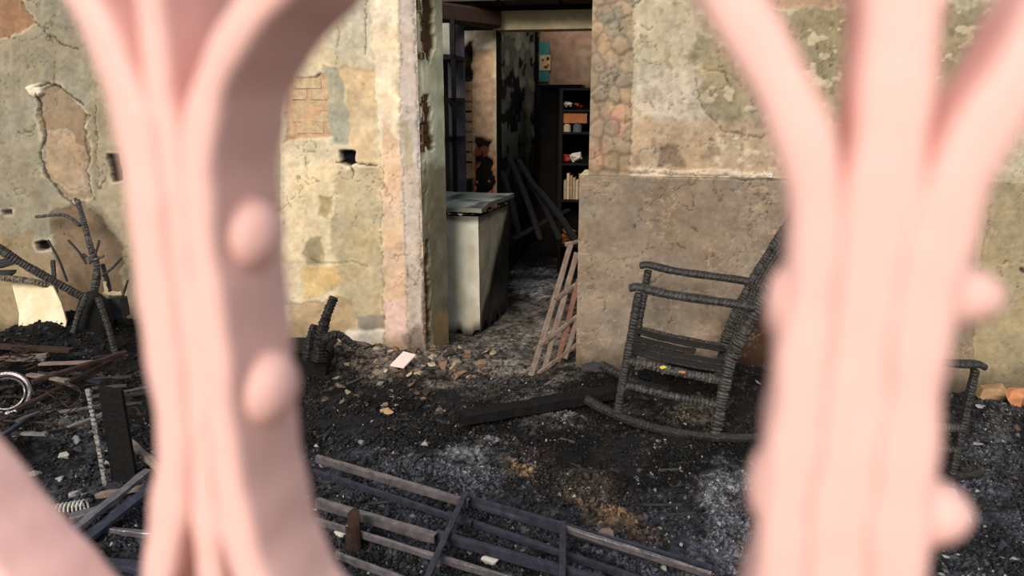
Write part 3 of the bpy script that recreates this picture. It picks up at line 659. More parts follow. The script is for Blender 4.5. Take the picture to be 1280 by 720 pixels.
mb = MB(); mb.add([cpt(a, b, z) for z in (.0, zc-.02) for a, b in ((.02, .03), (.60, .03), (.60, .6), (.02, .6))], BF); mb.build('inner_body', M['soot'], t)
# lid, warped
nU = 24; u = np.linspace(-.03, .65, nU)[None, :].repeat(nU, 0); v = np.linspace(-.03, .66, nU)[:, None].repeat(nU, 1)
zz = zc+.075+(fbm(u*4, v*4, 3)-.5)*.025-.02*sstep(.1, .0, v)
def cX(u, v): return c0.x+e1.x*u+e2.x*v
def cY(u, v): return c0.y+e1.y*u+e2.y*v
lc = np.zeros(u.shape+(3,)); lc[:] = lin((140, 146, 132)); n = fbm(u*8, v*8, 6); lc *= (1+(n-.5)*.8)[..., None]; a = sstep(.56, .62, fbm(u*10, v*10, 77))[..., None]*.8; lc = lc*(1-a)+np.array(lin((30, 30, 28)))*a
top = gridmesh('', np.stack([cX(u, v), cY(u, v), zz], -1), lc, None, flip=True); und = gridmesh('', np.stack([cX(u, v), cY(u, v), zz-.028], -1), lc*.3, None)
rim = []
for (uu, vv, zr) in ((u[0], v[0], zz[0]), (u[-1], v[-1], zz[-1]), (u[:, 0], v[:, 0], zz[:, 0]), (u[:, -1], v[:, -1], zz[:, -1])):
    P = np.stack([np.stack([cX(uu, vv), cY(uu, vv), zr], -1), np.stack([cX(uu, vv), cY(uu, vv), zr-.028], -1)]); rim.append(gridmesh('', P, np.zeros(P.shape)+np.array(lin((120, 122, 108))), None))
joinparts('lid', [top, und]+rim, M['enam2'], t)
mb = MB(); random.seed(3)
for i in range(46):                        # crumbling foam and ash in the gap under the lid
    k = random.random(); p = cpt(.60*k*1.0, -.005, zc+.015) if i % 2 else cpt(0.0, .6*k, zc+.015)
    g = random.choice([(.02, .02, .02), (.02, .02, .02), (.6, .58, .5), (.35, .25, .12)]); chunk(mb, p, random.uniform(.008, .02), .8, g, rz=None)
mb.build('crumbled_seal', M['chip'], t)['kind'] = 'stuff'
recentre(t)

# ================================================================ WOODEN FRAME leaning on the right jamb
t = thing('slatted_frame', 'scorched wooden slatted frame leaning against the right jamb of the doorway', 'frame')
def lean(x0, y0, x1, y1, Y0, Y1, w, m, nm='rail'):
    mb = MB(); bar(mb, Yp(x0, y0, Y0), Yp(x1, y1, Y1), w, .018, seg=8, j=.003, up=Vector((0, 1, .3))); return mb.build(nm, m, t)
lean(714, 304, 664, 470, 4.40, 4.07, .032, M['wood']); lean(721, 316, 680, 462, 4.36, 4.12, .030, M['wood']); lean(724, 348, 697, 452, 4.30, 4.16, .032, M['redwood']); lean(729, 376, 706, 448, 4.26, 4.18, .026, M['wood'])
lean(664, 474, 722, 430, 4.08, 4.22, .024, M['wood'], 'crosspiece'); lean(674, 432, 726, 392, 4.13, 4.25, .022, M['wood'], 'crosspiece'); lean(694, 374, 730, 348, 4.24, 4.32, .02, M['wood'], 'crosspiece'); lean(706, 306, 728, 300, 4.39, 4.41, .02, M['wood'], 'crosspiece')
recentre(t)
# dark slab by the jamb
mb = MB(); p = [Wpt(x, y, -.05) for x, y in ((727, 456), (740, 452), (766, 456), (770, 488), (729, 486))]; slab(mb, p, .03, -N); tag(settle(mb.build('slate_slab', M['greydust'])), 'dark grey slab propped at the foot of the cement wall beside the rocking chair', 'slab')
# big charred beam on the floor
mb = MB(); a = G(578, 523, .045); b = G(768, 490, .06); bar(mb, a, b, .085, .06, seg=26, j=.004); tag(settle(mb.build('charred_beam', M['coal'])), 'thick black charred beam lying on the ash in front of the doorway', 'beam')

# ================================================================ ROCKING CHAIRS
def make_chair(label):
    t = thing('rocking_chair', label, 'chair')
    wd = .50
    def part(name, pts, w, h, up=Vector((0, 0, 1)), **k):
        mb = MB(); charred(mb, pts, w, h, up=up, **k); return mb.build(name, M['char'], t)
    for y in (0, wd):
        part('front_post', [(0, y, 0), (0, y, .3), (.0, y, .585)], .043, .043, ashy=.35)
        part('back_post', [(.45, y, 0.0), (.445, y, .2), (.45, y, .38), (.51, y, .62), (.595, y, .88), (.675, y, 1.10)], .054, .056, rib=.2, ashy=.6)
        part('arm', [(-.045, y, .600), (.0, y, .612), (.12, y, .605), (.3, y, .612), (.44, y, .618), (.50, y, .618)], .062, .036, rib=.05, ashy=.45, hi=(.10, .10, .10))
        part('seat_rail', [(0, y, .265), (.24, y, .258), (.45, y, .262)], .04, .04, ashy=.8)
        part('stretcher', [(0, y, .145), (.24, y, .14), (.45, y, .145)], .034, .034, ashy=.7)
        part('rocker', [(-.16, y, .035), (-.05, y, .0), (.1, y, -.028), (.3, y, -.03), (.5, y, -.0), (.68, y, .045), (.8, y, .09)], .035, .045, rib=.06, ashy=.12)
    part('crosspiece', [(0, 0, .25), (0, wd, .25)], .034, .04); part('crosspiece', [(.0, 0, .12), (0, wd, .12)], .028, .028)
    part('crosspiece', [(.45, 0, .255), (.45, wd, .255)], .034, .04); part('crosspiece', [(.45, 0, .11), (.45, wd, .11)], .028, .028)
    for y, z, e in ((.09, .285, .44), (.19, .283, .44), (.29, .283, .30), (.40, .287, .44)): part('seat_slat', [(0, y, z), (.2, y+.006, z-.012), (e, y, z-.004)], .085, .016, rib=.1, ashy=.04)
    for k, (x, z) in enumerate(((.508, .60), (.57, .80), (.64, 1.0))): part('back_slat', [(x, 0, z), (x+.03, wd/2, z), (x, wd, z)], .05, .02, rib=.1, ashy=.4, up=Vector((.5, 0, .8)))
    part('top_rail', [(.675, -.03, 1.10), (.695, wd/2, 1.13), (.675, wd+.03, 1.10)], .06, .035, rib=.1)
    for y in (.1, .2, .3, .4): part('back_spindle', [(.455, y, .26), (.515, y, .62), (.59, y, .86), (.675, y, 1.09)], .02, .02, ashy=.5, n=8)
    return t
ch = make_chair('charred black rocking chair facing left against the cement wall, whole side in view')
p = G(771, 541, 0); ch.location = (p.x, p.y, .10); ch.rotation_euler = (0, R(7.5), R(-14.6))
c2 = ch.copy(); C.objects.link(c2); c2['label'] = 'charred rocking chair mostly hidden behind the right grille bars, only its front post showing'
for k in ch.children: q = k.copy(); C.objects.link(q); q.parent = c2
p = G(1208, 606, 0); c2.location = (p.x-.035, p.y+.45, .04); c2.rotation_euler = (0, R(-4), R(176)); c2.scale = (.72, .9, .78)
# scraps on the seat
mb = MB(); chunk(mb, G(829, 459, .38), .018, .5, rz=.2); tag(settle(mb.build('yellow_scrap', M['yellow'])), 'small yellow scrap lying on the burnt seat of the rocking chair', 'scrap')
mb = MB(); chunk(mb, G(852, 465, .37), .018, .4, rz=.2); tag(settle(mb.build('orange_scrap', M['orangestone'])), 'small orange scrap lying on the burnt seat of the rocking chair', 'scrap')

# ================================================================ METAL BED FRAME in the foreground
t = thing('bed_frame', 'burnt metal bed frame lying on the ash in the foreground', 'bed frame')
def rail(x0, y0, x1, y1, z, w, h, m, nm='rail', z1=None):
    mb = MB(); a = G(x0, y0, z); b = G(x1, y1, z if z1 is None else z1)
    av, bv = frame(b-a); w *= .72; bar(mb, a, b, w, .006, seg=10, j=.0015); bar(mb, a+av*w*.5-bv*h*.5, b+av*w*.5-bv*h*.5, .005, h, seg=10, j=.0012)   # angle iron: flange and web
    return mb.build(nm, m, t)
rail(396, 569, 586, 625, .12, .020, .03, M['steel']); rail(586, 620, 890, 708, .11, .014, .025, M['darksteel'])
rail(392, 587, 590, 652, .08, .016, .02, M['darksteel']); rail(396, 624, 545, 668, .12, .028, .03, M['steel']); rail(545, 664, 760, 724, .11, .026, .03, M['darksteel'])
rail(395, 648, 640, 722, .10, .014, .02, M['steel']); rail(420, 690, 520, 728, .09, .014, .02, M['steel']); rail(590, 628, 870, 712, .09, .012, .015, M['darksteel'])
rail(704, 657, 890, 716, .12, .014, .02, M['steel']); rail(560, 640, 800, 722, .07, .02, .02, M['darksteel'])
rail(581, 618, 530, 730, .13, .026, .02, M['darksteel'], 'crossbar'); rail(704, 652, 703, 730, .13, .026, .02, M['darksteel'], 'crossbar')
recentre(t)

# ================================================================ LEFT PILE
Yw = lambda x: O.y+(-.17)*((x-640)/FPX*4.6-O.x)
def stick(name, pts, w, h, lab, cat='stick', grp=None, **k):
    mb = MB(); charred(mb, pts, w, h, **k); return tag(settle(mb.build(name, M['char'])), lab, cat, grp)
stick('charred_branch', [Yp(97, 250, 4.55), Yp(104, 275, 4.5), Yp(112, 305, 4.45), Yp(121, 335, 4.4), Yp(117, 372, 4.35), Yp(112, 430, 4.3)], .03, .03, 'twisted charred upright branch rising against the left wall', 'branch', ashy=1.1, taper=1.9, rib=.25)
stick('charred_branch', [Yp(45, 271, 4.65), Yp(80, 269, 4.6), Yp(100, 282, 4.5)], .022, .02, 'short grey charred branch sticking out sideways at the left wall', 'branch', ashy=.9)
stick('charred_branch', [Yp(94, 248, 4.6), Yp(101, 268, 4.55), Yp(108, 285, 4.5)], .018, .018, 'thin black twig above the twisted branch at the left wall', 'branch', ashy=.2)
stick('charred_branch', [Yp(128, 330, 4.5), Yp(136, 360, 4.45), Yp(140, 395, 4.35)], .03, .02, 'thin black branch right of the twisted branch at the left wall', 'branch', ashy=.3)
stick('charred_branch', [Yp(66, 325, 4.6), Yp(68, 350, 4.55), Yp(72, 385, 4.5)], .03, .02, 'black burnt stub standing left of the twisted branch', 'branch', ashy=.2)
stick('charred_branch', [Yp(104, 318, 4.45), Yp(114, 325, 4.4), Yp(130, 320, 4.4)], .022, .02, 'pale crooked twig crossing the twisted branch', 'branch', ashy=1.6)
stick('charred_beam', [Yp(-30, 290, 4.0), Yp(10, 318, 4.0), Yp(50, 342, 4.05), Yp(108, 374, 4.15)], .06, .045, 'dark burnt beam slanting down across the left edge of the pile', 'beam', ashy=.5)
stick('charred_beam', [Yp(-30, 345, 4.1), Yp(30, 350, 4.1), Yp(62, 357, 4.15)], .04, .035, 'pale brown burnt batten lying above the cream sheet', 'beam', ashy=1.6, hi=(.25, .2, .15))
mb = MB(); slab(mb, [Yp(x, y, 4.15+(y-350)*-.002) for x, y in ((14, 352), (38, 350), (52, 356), (66, 358), (76, 378), (83, 402), (78, 426), (60, 428), (22, 424), (24, 392))], .012, (0, 1, 0)); tag(settle(mb.build('cream_sheet', M['cream'])), 'bright cream scorched sheet standing at the far left of the pile', 'sheet')
mb = MB()
for x, y, r in ((0, 340, .07), (-15, 330, .08), (10, 330, .05)): chunk(mb, Yp(x, y, 4.12), r, .8, rz=1)
tag(settle(mb.build('grey_block', M['greydust'])), 'dark grey scorched block under the slanting beam at the left edge', 'block')
t = thing('charred_armchair', 'black burnt padded seat slumped between the cream sheet and the grille', 'armchair')
mb = MB(); slab(mb, [Yp(x, y, 4.05) for x, y in ((92, 366), (112, 362), (132, 378), (136, 410), (132, 444), (80, 442), (84, 400))], .12, (0, 1, 0)); bk = mb.build('backrest', M['coal'], t)
for ty, kw in (('SUBSURF', dict(levels=3, render_levels=3)),): md = bk.modifiers.new('soft', ty); md.subdivision_type = 'CATMULL_CLARK'; md.levels = 3; md.render_levels = 3
mb = MB(); charred(mb, [Yp(108, 368, 4.02), Yp(96, 400, 4.0), Yp(86, 440, 4.0)], .03, .03, ashy=.5); mb.build('frame_rail', M['char'], t)
mb = MB(); charred(mb, [Yp(122, 372, 4.02), Yp(134, 405, 4.0), Yp(146, 450, 3.98)], .03, .03, ashy=.5); mb.build('frame_rail', M['char'], t)
recentre(t)
t = thing('small_crate', 'small broken grey box with a pale rim beside the twisted branch', 'box')
mb = MB(); box(mb, Yp(144, 384, 4.25), .11, .10, .11, j=.006); mb.build('body', M['greydust'], t)
mb = MB(); bar(mb, Yp(130, 368, 4.18), Yp(153, 366, 4.18), .02, .02, seg=4, j=.004); bar(mb, Yp(131, 352, 4.2), Yp(134, 372, 4.18), .018, .02, seg=4, j=.004); mb.build('rim', M['paper'], t); recentre(t)
# jumble of rails, wires and springs
t = thing('metal_table_frame', 'collapsed burnt metal frame with an ashy upright, at the left of the floor', 'frame')
def fr(pts, w, h, m, nm):
    mb = MB()
    for a, b in zip(pts[:-1], pts[1:]): bar(mb, a, b, w, h, seg=5, j=.002)
    mb.build(nm, m, t)
q = lambda x, y, z: G(x, y, z)
fr([q(36, 468, .3), q(84, 476, .3)], .03, .012, M['wood'], 'rail'); fr([q(50, 455, .3), q(120, 452, .32)], .03, .012, M['wood'], 'rail')
fr([q(90, 472, .24), q(128, 478, .24)], .025, .012, M['darksteel'], 'rail'); fr([q(20, 512, .18), q(70, 488, .22), q(140, 452, .3)], .03, .02, M['rust'], 'rail')
fr([q(-20, 560, .1), q(40, 520, .16)], .03, .02, M['darksteel'], 'rail'); fr([q(4, 548, .12), q(20, 566, .1)], .03, .02, M['rust'], 'rail')
mb = MB(); a = q(133, 612, .03); charred(mb, [a, a+Vector((-.008, 0, .22)), a+Vector((-.018, .0, .42))], .016, .02, ashy=3.0, hi=(.32, .31, .3)); mb.build('upright', M['char'], t)
mb = MB(); slab(mb, [a+Vector((x, y, z)) for x, y, z in ((.015, .02, .0), (.105, .03, .02), (.09, .03, .40), (.01, .02, .42))], .02, (0, 1, 0)); mb.build('panel', M['coal'], t)
recentre(t)
def coil(c, ax, r, L, turns, th, m, lab, grp=None):
    ax = Vector(ax).normalized(); a, b = frame(ax); pts = [Vector(c)+ax*(L*k/(turns*10))+a*r*math.cos(k*.6283)+b*r*math.sin(k*.6283) for k in range(turns*10+1)]
    mb = MB(); tube(mb, pts, th, 5); return tag(settle(mb.build('coil_spring', m)), lab, 'spring', grp)
coil(q(62, 640, .06), (1, .15, .12), .022, .13, 9, .0035, M['white'], 'pale tight coil spring on the ash at the lower left')
for i, (x, y, z) in enumerate(((20, 448, .28), (42, 462, .25), (6, 470, .24), (-14, 452, .3))): coil(q(x, y, z), (random.uniform(-.5, .5), .2, 1), .03, .1, 5, .003, M['rust'], 'rusty mattress spring in the left heap, '+['just under the cream sheet', 'the rightmost of the four', 'nearest the wheel rim', 'cut by the left edge'][i], 'rusty springs below the cream sheet')
mb = MB(); c = q(8, 492, .2); tube(mb, [c+Vector((.11*math.cos(k*.209), .035*math.sin(k*.209), .085*math.sin(k*.209))) for k in range(30)], .011, 6, closed=True); tube(mb, [c+Vector((.085*math.cos(k*.209), .03*math.sin(k*.209), .065*math.sin(k*.209))) for k in range(30)], .005, 5, closed=True); tag(settle(mb.build('wheel_rim', M['steel'])), 'grey metal wheel rim lying in the heap at the left edge', 'wheel')
random.seed(21)
mb = MB()
for i in range(34):
    c = q(random.uniform(-30, 150), random.uniform(440, 530), random.uniform(.15, .26)); pts = [c]
    for k in range(4): pts.append(pts[-1]+Vector((random.uniform(-.07, .07), random.uniform(-.05, .05), random.uniform(-.04, .045))))
    tube(mb, pts, .0028, 5, step=.012)
o = settle(mb.build('tangled_wire', M['rust'])); tag(o, 'tangle of thin rusty wires spread over the left heap', 'wire'); o['kind'] = 'stuff'
for i, (x0, y0, z0, x1, y1, z1, w, m, lab) in enumerate([
    (86, 668, .08, 186, 588, .16, .035, 'steel', 'long grey scorched plank at the lower left beside the grille'),
    (104, 676, .06, 196, 604, .14, .045, 'darksteel', 'dark plank lying along the grey plank at the lower left'),
    (88, 648, .07, 150, 630, .09, .05, 'steel', 'short grey board across the planks at the lower left'),
    (120, 660, .06, 230, 674, .06, .018, 'steel', 'thin pale rod lying across the lower left corner'),
    (90, 700, .05, 220, 714, .05, .05, 'darksteel', 'bluish flat board at the bottom left beneath the grille'),
    (150, 540, .14, 205, 592, .1, .03, 'wood', 'thin brown batten slanting behind the left grille bars'),
    (120, 620, .08, 200, 606, .1, .02, 'wood', 'thin ashy batten beside the black panel at the lower left'),
    (40, 478, .3, 158, 440, .34, .03, 'rust', 'rusty batten lying across the top of the left heap'),
    (-20, 432, .3, 90, 438, .3, .05, 'rust', 'reddish burnt board under the cream sheet'),
    (-20, 450, .26, 60, 444, .28, .03, 'wood', 'grey batten sticking out of the heap under the reddish board')]):
    mb = MB(); bar(mb, G(x0, y0, z0), G(x1, y1, z1), w, .02, seg=9, j=.003); tag(settle(mb.build('plank', M[m])), lab, 'plank')
random.seed(31)
for i in range(26):
    x = random.uniform(-20, 150); y = random.uniform(446, 545); a = G(x, y, .17+.1*(y < 490)+random.uniform(-.03, .03)); an = random.choice([.15, -.2, .5, .9])+random.uniform(-.25, .25); L = random.uniform(.08, .24)
    mb = MB(); g = random.choice([.03, .05, .10, .16, .02]); bar(mb, a, a+Vector((math.cos(an), math.sin(an), random.uniform(-.25, .25)))*L, random.uniform(.012, .028), random.uniform(.008, .016), seg=6, j=.003, col=(g, g*.93, g*.88))
    tag(settle(mb.build('burnt_batten', M['chip'])), 'short grey or black burnt batten jumbled in the left heap', 'batten', 'burnt battens in the left heap')
for x0, y0, x1, y1, Y0, lab in ((85, 300, 108, 330, 4.42, 'thin dark twig forking left off the twisted branch'), (124, 300, 112, 330, 4.42, 'thin dark twig forking right off the twisted branch'), (128, 345, 152, 322, 4.4, 'dark twig reaching right behind the small grey box'), (60, 300, 84, 352, 4.55, 'thin black twig crossing above the slanting beam'), (140, 395, 160, 350, 4.3, 'black twig standing right of the small grey box')):
    stick('charred_twig', [Yp(x0, y0, Y0), Yp((x0+x1)/2+2, (y0+y1)/2, Y0-.02), Yp(x1, y1, Y0-.03)], .014, .014, lab, 'twig', ashy=.4)
# burnt branch and dark block at the wall left of the doorway
t = thing('burnt_stump', 'black burnt forked stump standing against the bright wall right of the left grille bars', 'stump')
for pts, w, tp in (([Yp(398, 452, 3.86), Yp(402, 420, 3.88), Yp(408, 395, 3.9), Yp(418, 371, 3.93)], .085, .55), ([Yp(402, 425, 3.86), Yp(420, 418, 3.88), Yp(432, 424, 3.9), Yp(447, 436, 3.9)], .06, .6), ([Yp(384, 450, 3.88), Yp(388, 425, 3.9), Yp(394, 406, 3.92)], .06, .8)):
    mb = MB(); charred(mb, pts, w, w, taper=tp, ashy=.03, rib=.3); mb.build('branch', M['char'], t)
recentre(t)
t = thing('charred_box', 'low black charred box at the wall foot beside the left grille bars', 'box')
mb = MB(); box(mb, (G(370, 480, 0)+Vector((0, .12, .09))), .34, .22, .18, j=.016); mb.build('body', M['coal'], t); mb = MB(); box(mb, (G(370, 480, 0)+Vector((0, .12, .185))), .37, .25, .02, j=.012); mb.build('lid', M['coal'], t); recentre(t)
# pale tile on the rubble
c = G(503, 454, .09); mb = MB(); slab(mb, [c+Vector(v) for v in ((-.065, -.02, -.01), (.01, -.03, -.02), (.07, .04, .03), (.0, .05, .045))], .008, (0, .3, 1)); tag(settle(mb.build('pale_tile', M['pinkwhite'])), 'pale pinkish white tile shard on the rubble at the foot of the pilaster', 'tile')
# rusty curled sheet, white chunks
t0 = G(440, 688, .05); mb = MB(); P = []
for k in range(9):
    tt = k/8; P.append([t0+Vector((-.02+.05*math.sin(tt*3), .01+.03*math.cos(tt*3), .0))+Vector((0, 0, z)) for z in (0, .11+.03*math.sin(tt*6))])
for k in range(8): slab(mb, [P[k][0], P[k+1][0], P[k+1][1], P[k][1]], .004, (0, 1, 0))
tag(settle(mb.build('curled_sheet', M['rust'])), 'rusty brown curled metal sheet among the foreground rails', 'sheet')
for x, y, r, m, lab in ((432, 684, .035, 'white', 'white plaster lump beside the rusty curled sheet'), (614, 710, .03, 'white', 'white plaster lump under the rails at the bottom centre'),
        (1236, 512, .10, 'stone', 'tan rounded stone at the foot of the wall at the right edge'), (1266, 532, .08, 'orangestone', 'orange rounded stone right of the tan stone'), (1288, 540, .07, 'stone', 'tan stone cut off by the right edge of the picture'),
        (757, 672, .04, 'wood', 'brown rubble lump beside the upright crossbar in the foreground'), (483, 520, .035, 'stone', 'tan brown brick bit on the dark ash below the pilaster')):
    mb = MB(); chunk(mb, G(x, y, 0)+Vector((0, 0, Hz(*G(x, y).xy)+r*.35)), r, .65, n=26, rz=None); tag(settle(mb.build('stone' if r > .05 else 'rubble_lump', M[m], )), lab, 'stone' if r > .05 else 'rubble')

# ================================================================ RUBBLE
random.seed(99)
def scatter(n, x0, x1, y0, y1, r0, r1, cols, name, lab, grp, cat='rubble', flat=.5):
    mats = M['chip']
    for i in range(n):
        p = G(random.uniform(x0, x1), random.uniform(y0, y1)); r = random.uniform(r0, r1); mb = MB(); cq = random.choice(cols); cc = lin(cq); lum = sum(cq)/3; tint = cq[0]-cq[2]
        kind_ = ('large ' if r > (r0+r1)/2 else 'small ')+('black ' if lum < 58 else 'pale ' if lum > 125 else 'brown ' if tint > 24 else 'dark grey ')+name.replace('_', ' ')
        f = random.uniform(.25, .7)*flat*1.6
        chunk(mb, (0, 0, 0), r, f, cc, n=12, rz=None); o = mb.build(name, mats); o.location = (p.x, p.y, Hz(p.x, p.y)+r*f*.3)
        o.rotation_euler = (random.uniform(-.4, .4), random.uniform(-.4, .4), random.uniform(0, 6)); tag(o, kind_+lab, cat, grp)
scatter(110, 425, 620, 446, 474, .014, .044, [(130, 104, 80), (150, 132, 108), (104, 84, 66), (78, 70, 62), (176, 162, 136), (52, 48, 44), (40, 38, 36)], 'plaster_fragment', ' in the rubble at the foot of the left jamb', 'plaster fragments by the left jamb')
scatter(40, 400, 560, 476, 520, .012, .034, [(70, 60, 52), (50, 46, 44), (110, 90, 72), (130, 120, 104)], 'burnt_fragment', ' on the ash below the bright wall', 'burnt fragments below the bright wall')
scatter(40, 600, 960, 480, 690, .010, .026, [(60, 58, 56), (44, 42, 42), (120, 118, 118), (150, 148, 146), (90, 74, 60)], 'ash_lump', ' on the black floor around the rocking chair', 'ash lumps around the rocking chair')
scatter(36, 0, 160, 500, 640, .012, .034, [(60, 58, 58), (110, 108, 106), (150, 146, 140), (40, 38, 38)], 'debris_lump', ' in the litter at the left of the floor', 'burnt lumps at the left of the floor')
scatter(30, 1180, 1290, 530, 720, .012, .032, [(60, 58, 58), (130, 130, 134), (150, 150, 150), (40, 38, 38)], 'cinder', ' on the floor right of the right grille bars', 'cinders right of the right grille bars')
scatter(26, 400, 640, 530, 700, .010, .026, [(70, 74, 84), (44, 44, 48), (120, 124, 132)], 'clinker', ' between the foreground rails', 'clinkers between the foreground rails')
# slivers of charred wood lying about
for i in range(30):
    x = random.uniform(380, 960); y = random.uniform(468, 700); p = G(x, y); a = random.uniform(0, 3.14); L = random.uniform(.02, .07)
    d = Vector((math.cos(a), math.sin(a), random.uniform(-.1, .15)))*L; mb = MB(); g = random.uniform(.01, .06)
    bar(mb, -d, d, random.uniform(.006, .012), random.uniform(.004, .008), seg=4, j=.002, col=(g, g*.95, g*.9)); o = mb.build('wood_sliver', M['chip']); o.location = (p.x, p.y, Hz(p.x, p.y)+.012)
    tag(o, 'charred wood sliver lying flat on the open ash floor', 'sliver', 'charred slivers on the open floor')
# uncountable fine litter
def litter(n, name):
    base = np.array([[1, 0, -.4], [-.5, .87, -.4], [-.5, -.87, -.4], [.2, .1, .75]]); F = np.array([[0, 2, 1], [0, 1, 3], [1, 2, 3], [2, 0, 3]])
    px = RNG.uniform(-60, 1340, n*3); py = 425+RNG.beta(1.2, 1.1, n*3)*310
    d = np.stack([(px-640)/FPX, cp+(360-py)/FPX*sp_, -sp_+(360-py)/FPX*cp], -1); t = -CZ/d[:, 2]; X = d[:, 0]*t; Y = d[:, 1]*t
    dens = fbm(X*6, Y*6, 71); ok = (RNG.random(n*3) < sstep(.3, .6, dens)*.7+.12) & (Y > 1.8) & (((X-O.x)*N.x+(Y-O.y)*N.y) < -.05); X = X[ok][:n]; Y = Y[ok][:n]; n = len(X)
    r = RNG.gamma(2.2, .0024, n)+.002; H = Hf(X, Y); ang = RNG.uniform(0, 6.28, n); st = RNG.uniform(.5, 1.8, n); ht = RNG.uniform(.35, 1.0, n)
    bx = base[None, :, 0]*(r*st)[:, None]; by = base[None, :, 1]*r[:, None]; bz = base[None, :, 2]*(r*ht)[:, None]
    tl = RNG.uniform(-.6, .6, n)[:, None]; bz = bz+bx*tl
    VX = X[:, None]+bx*np.cos(ang)[:, None]-by*np.sin(ang)[:, None]; VY = Y[:, None]+bx*np.sin(ang)[:, None]+by*np.cos(ang)[:, None]; VZ = (H+r*.35+.003)[:, None]+bz
    V = np.stack([VX, VY, VZ], -1).reshape(-1, 3); FF = (F[None]+(np.arange(n)*4)[:, None, None]).reshape(-1, 3)
    pc = paint_floor(X[None], Y[None], H[None])[0]; tone = RNG.random(n)
    col = pc*RNG.uniform(.5, 1.7, n)[:, None]; wht = tone > .978; col[wht] = np.array(lin((150, 146, 140)))*RNG.uniform(.3, 1.2, wht.sum())[:, None]
    br = (tone < .06); col[br] = np.array(lin((84, 70, 58)))*RNG.uniform(.3, 1.0, br.sum())[:, None]
    me = bpy.data.meshes.new(name); me.vertices.add(len(V)); me.vertices.foreach_set('co', V.astype(np.float32).ravel()); me.loops.add(FF.size); me.loops.foreach_set('vertex_index', FF.astype(np.int32).ravel())
    me.polygons.add(len(FF)); me.polygons.foreach_set('loop_start', np.arange(0, FF.size, 3, dtype=np.int32)); me.update(calc_edges=True)
    a = me.color_attributes.new('Col', 'FLOAT_COLOR', 'POINT'); arr = np.ones((len(V), 4), np.float32); arr[:, :3] = np.repeat(np.clip(col, .004, .7), 4, 0); a.data.foreach_set('color', arr.ravel())
    me.materials.append(M['chip']); o = bpy.data.objects.new(name, me); C.objects.link(o); o.parent = floor; o['kind'] = 'stuff'
litter(60000, 'ash_litter')

# ================================================================ PINK GRILLE close to the lens
def camd(px, py, z):                      # point on a sight line at camera depth z
    return Vector((0, 0, CZ))+ray(px, py)*z
gA = camd(225, 360, .200); gB = camd(1090, 360, .150)
ge = Vector((gB.x-gA.x, gB.y-gA.y, 0)).normalized(); gn = Vector((-ge.y, ge.x, 0))
def gp(px, py, d=0):
    r = ray(px, py); o = Vector((0, 0, CZ)); t = ((gA-o).dot(gn)+d)/r.dot(gn); p = o+r*t; q = p-gA
    return q.dot(ge), p.z, t
def g3(a, z, d): return Vector((gA.x, gA.y, 0))+ge*a+gn*d+Vector((0, 0, z))
gr = thing('window_grille', 'pink painted ornamental iron grille with bundled curved bars right before the camera', 'grille')
def gbar(pts, name='bar', d0=0.0, depth=.032, per=True):
    """pts: (x, y, width) centre line of the front face in the view"""
    Q = []
    for x, y, wpx in pts:
        a, z, t = gp(x, y, d0); Q.append(Vector((a, z, wpx*t/FPX)))
    P = spline(Q, .0025); mb = MB(); vs = []; fs = []; L = len(P)
    for i, p in enumerate(P):
        d = P[min(i+1, L-1)]-P[max(i-1, 0)]; n = Vector((d.y, -d.x)).normalized(); hw = p.z/2*1.0; b = min(.0032, hw*.6)
        wob = .0004*math.sin(i*.31)+.0003*math.sin(i*.77+2)
        sec = []
        for (u0, v0, a0) in ((1, 0, -90), (1, 1, 0), (-1, 1, 90), (-1, 0, 180)):
            for k in range(4):
                an = math.radians(a0+k*30); cx = u0*(hw-b); cy = b if v0 == 0 else depth-b
                sec.append((cx+b*math.cos(an)+wob*u0, cy+b*math.sin(an)))
        for (u, v) in sec: vs.append(g3(p.x+n.x*u, p.y+n.y*u, d0+v))
    m = 16
    for i in range(L-1):
        for k in range(m): fs.append((i*m+k, i*m+(k+1) % m, (i+1)*m+(k+1) % m, (i+1)*m+k))
    fs += [tuple(range(m-1, -1, -1)), tuple(range((L-1)*m, L*m))]
    mb.add(vs, fs); return mb.build(name, M['paint'], gr, smooth=True)
# left bundle
gbar([(26, -160, 66), (68, -60, 62), (98, 0, 56), (128, 62, 58), (154, 135, 60), (172, 215, 62), (184, 330, 64), (200, 450, 60), (212, 560, 56), (205, 640, 54), (192, 720, 50), (168, 820, 46), (120, 920, 48)])
gbar([(160, -160, 50), (170, -60, 50), (181, 0, 50), (192, 100, 48), (206, 200, 44), (222, 330, 42), (236, 450, 42), (247, 560, 42), (252, 640, 42), (258, 720, 42), (266, 820, 44), (276, 940, 46)], d0=.002)
gbar([(420, -120, 64), (350, -40, 62), (306, 15, 60), (272, 70, 54), (250, 130, 50), (241, 200, 48), (246, 300, 48), (258, 400, 48), (268, 500, 48), (278, 580, 48), (288, 650, 50), (306, 720, 54), (345, 800, 58), (420, 900, 62)])
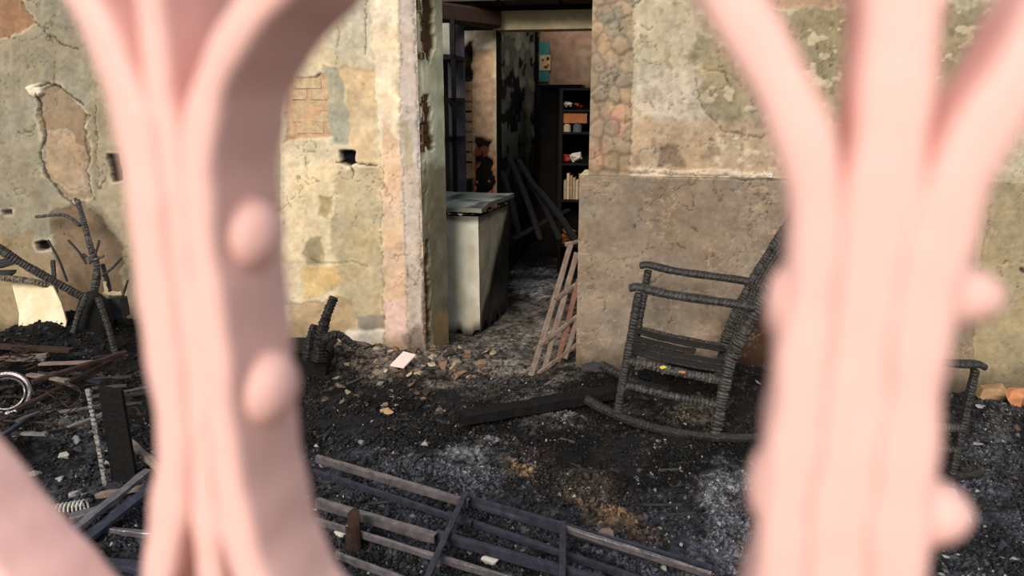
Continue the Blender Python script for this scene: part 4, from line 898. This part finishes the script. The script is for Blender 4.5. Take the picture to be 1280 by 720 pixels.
# right bundle
gbar([(800, -200, 84), (870, -80, 82), (916, 0, 80), (957, 70, 76), (995, 145, 72), (1016, 215, 66), (1024, 300, 66), (1016, 380, 70), (1006, 460, 66), (1000, 540, 66), (985, 630, 68), (980, 720, 68), (960, 820, 70), (900, 940, 76)])
gbar([(1158, -200, 106), (1143, -80, 106), (1132, 0, 102), (1121, 130, 98), (1108, 240, 92), (1092, 360, 90), (1075, 480, 88), (1060, 600, 88), (1048, 720, 88), (1036, 840, 90), (1020, 960, 90)], d0=.002)
gbar([(1460, -140, 92), (1360, -20, 90), (1305, 60, 86), (1255, 135, 84), (1214, 205, 82), (1182, 290, 80), (1162, 370, 78), (1150, 450, 76), (1140, 540, 74), (1130, 630, 74), (1122, 720, 76), (1130, 820, 80), (1180, 940, 86)])
# arm of the next bundle at the lower left corner
gbar([(-350, 240, 60), (-275, 400, 64), (-180, 540, 74), (-98, 650, 92), (-30, 740, 108), (58, 840, 110), (170, 940, 104)])
# rivet heads through the bundles
def rivet(p, ax, r, L, name='rivet'):
    mb = MB(); ax = ax.normalized(); a, b = frame(ax); vs = []; fs = []; n = 16; K = 7
    for k in range(K+1):
        th = k/K*math.pi/2
        for q in range(n): vs.append(p+ax*(L*math.sin(th))+(a*math.cos(q*2*math.pi/n)+b*math.sin(q*2*math.pi/n))*(r*max(.02, math.cos(th))))
    for k in range(K):
        for q in range(n): fs.append((k*n+q, k*n+(q+1) % n, (k+1)*n+(q+1) % n, (k+1)*n+q))
    mb.add(vs, fs); mb.build(name, M['paint'], gr, smooth=True)
def side(cx, y, half, right, dd, r, L):
    a, z, t = gp(cx, y); rivet(g3(a+(half*t/FPX-.001)*right, z, dd), ge*right, r, L)
side(246, 305, 24, 1, .017, .0105, .008); side(268, 508, 24, 1, .017, .0115, .009); side(1158, 395, 38, 1, .02, .0075, .014); side(1125, 690, 38, 1, .02, .0085, .013)
side(1016, 400, 34, -1, .012, .009, .0045); side(985, 640, 34, -1, .012, .009, .0035)
recentre(gr)
